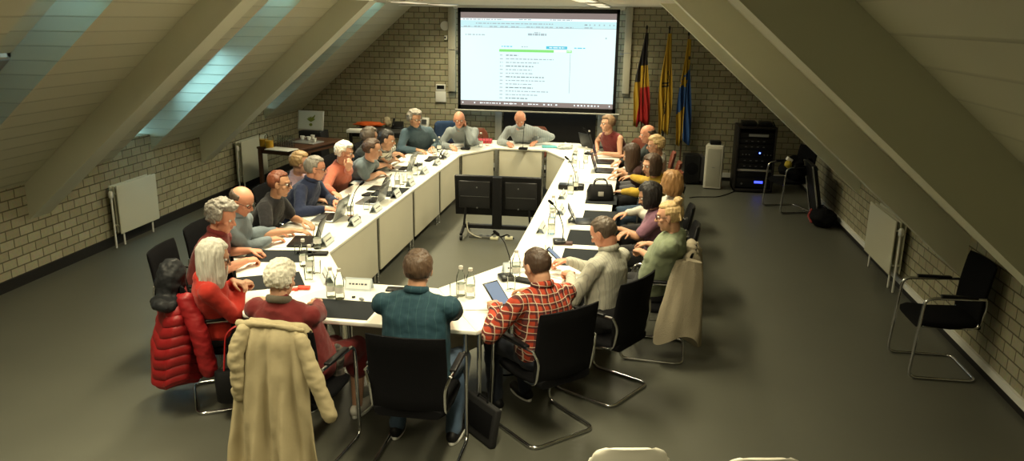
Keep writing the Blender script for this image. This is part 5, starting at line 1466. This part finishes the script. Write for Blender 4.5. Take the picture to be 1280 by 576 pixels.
MB().box(Mb @ Vector((0, 0, .135)), (.36, .05, .265), rot=Mb).build('bag_body', mat('black_nylon_bag', (.011, .011, .012), .75), t, bevel=.014, seg=3)
MB().tube(rounded([(-.06, .035, .262), (-.05, .04, .29), (.05, .04, .29), (.06, .035, .262)], .02), .006, 8).build('handle', BLACKF, t, smooth=True)
MB().box(Mb @ Vector((0, -.027, .14)), (.30, .006, .16), rot=Mb).build('front_pocket', BLACKF, t, bevel=.003)
# patterned scarf hanging at the white-haired person's right
t = empty('checked_scarf', (-1.80, 4.50, 0), 0, 'dark checked scarf or bag hanging at the side of the person in dark red', 'scarf')
s_ = MB().chain([(0, 0, .62), (.01, -.03, .52), (.03, -.05, .42)], [.04, .055, .03]); me = remeshed(s_, .010); wrinkle(me, .012, 16, 3)
link('scarf_cloth', me, stripes_mat('checked_wool', (.04, .035, .03), [('X', .03, .3, 0, (.12, .10, .08), .7), ('Z', .03, .3, 0, (.12, .10, .08), .7)]), t)
# floor cable by the near right table leg
o = MB().tube(rounded([at(606, 440, .35), at(612, 462, .12), at(628, 470, .012), at(655, 466, .012)], .12), .007, 8).build('hanging_cable', BLACKF, smooth=True); tag(o, 'black cable hanging from the near right table corner', 'cable')

# ------------------------------------------------------------------ white shell chairs in the foreground
IV = mat('ivory_shell', (.80, .77, .66), .35)
def shell(x, y, deg, label, first=[]):
    if first: o = copy_tree(first[0])
    else:
        t = empty('shell_chair'); t['category'] = 'chair'; first.append(t)
        NU, NV = 24, 30; rings = []
        prof = [(.22, .44), (.20, .455), (.10, .448), (-.05, .440), (-.17, .455), (-.215, .50), (-.235, .60), (-.25, .72), (-.268, .84), (-.272, .852)]
        wid = [.16, .20, .215, .215, .205, .19, .19, .195, .165, .13]
        vs = []; fs = []
        import itertools
        pr_ = []
        for j in range(NV+1):
            u = j/NV*(len(prof)-1); k_ = min(int(u), len(prof)-2); f_ = u-k_
            y_ = prof[k_][0]*(1-f_)+prof[k_+1][0]*f_; z_ = prof[k_][1]*(1-f_)+prof[k_+1][1]*f_; w_ = wid[k_]*(1-f_)+wid[k_+1]*f_
            for i in range(NU+1):
                s_ = i/NU*2-1; ed = abs(s_)**3
                vs.append((w_*s_, y_+.03*ed*(z_ > .5), z_+(.02*ed if z_ < .5 else -.03*abs(s_)**6*(z_ > .8))))
        for j in range(NV):
            for i in range(NU): a = j*(NU+1)+i; fs.append((a, a+1, a+NU+2, a+NU+1))
        me = bpy.data.meshes.new('shell'); me.from_pydata(vs, [], fs)
        for f in me.polygons: f.use_smooth = True
        s_ = link('seat_shell', me, IV, t); md = s_.modifiers.new('thickness', 'SOLIDIFY'); md.thickness = .014; md.offset = 0
        for sx in (-1, 1):
            for sy in (-1, 1): MB().cap((sx*.12, sy*.12+.0, .435), (sx*.20, sy*.20, .014), .012, .011).build('leg', CHROME, t, smooth=True)
        o = t
    return place(o, (x, y, 0), R(deg-90), label, 'ivory shell chairs in the foreground')
shell(.02, 3.48, 101, 'ivory plastic chair back at the bottom edge, left and higher of two')
shell(.60, 3.505, 101, 'ivory plastic chair back at the bottom edge, right and lower of two')
for o in list(bpy.data.objects):
    if o.parent is None and o.type in ('MESH', 'EMPTY') and 'label' in o and 'category' not in o and o.get('kind') is None: o['category'] = 'object'
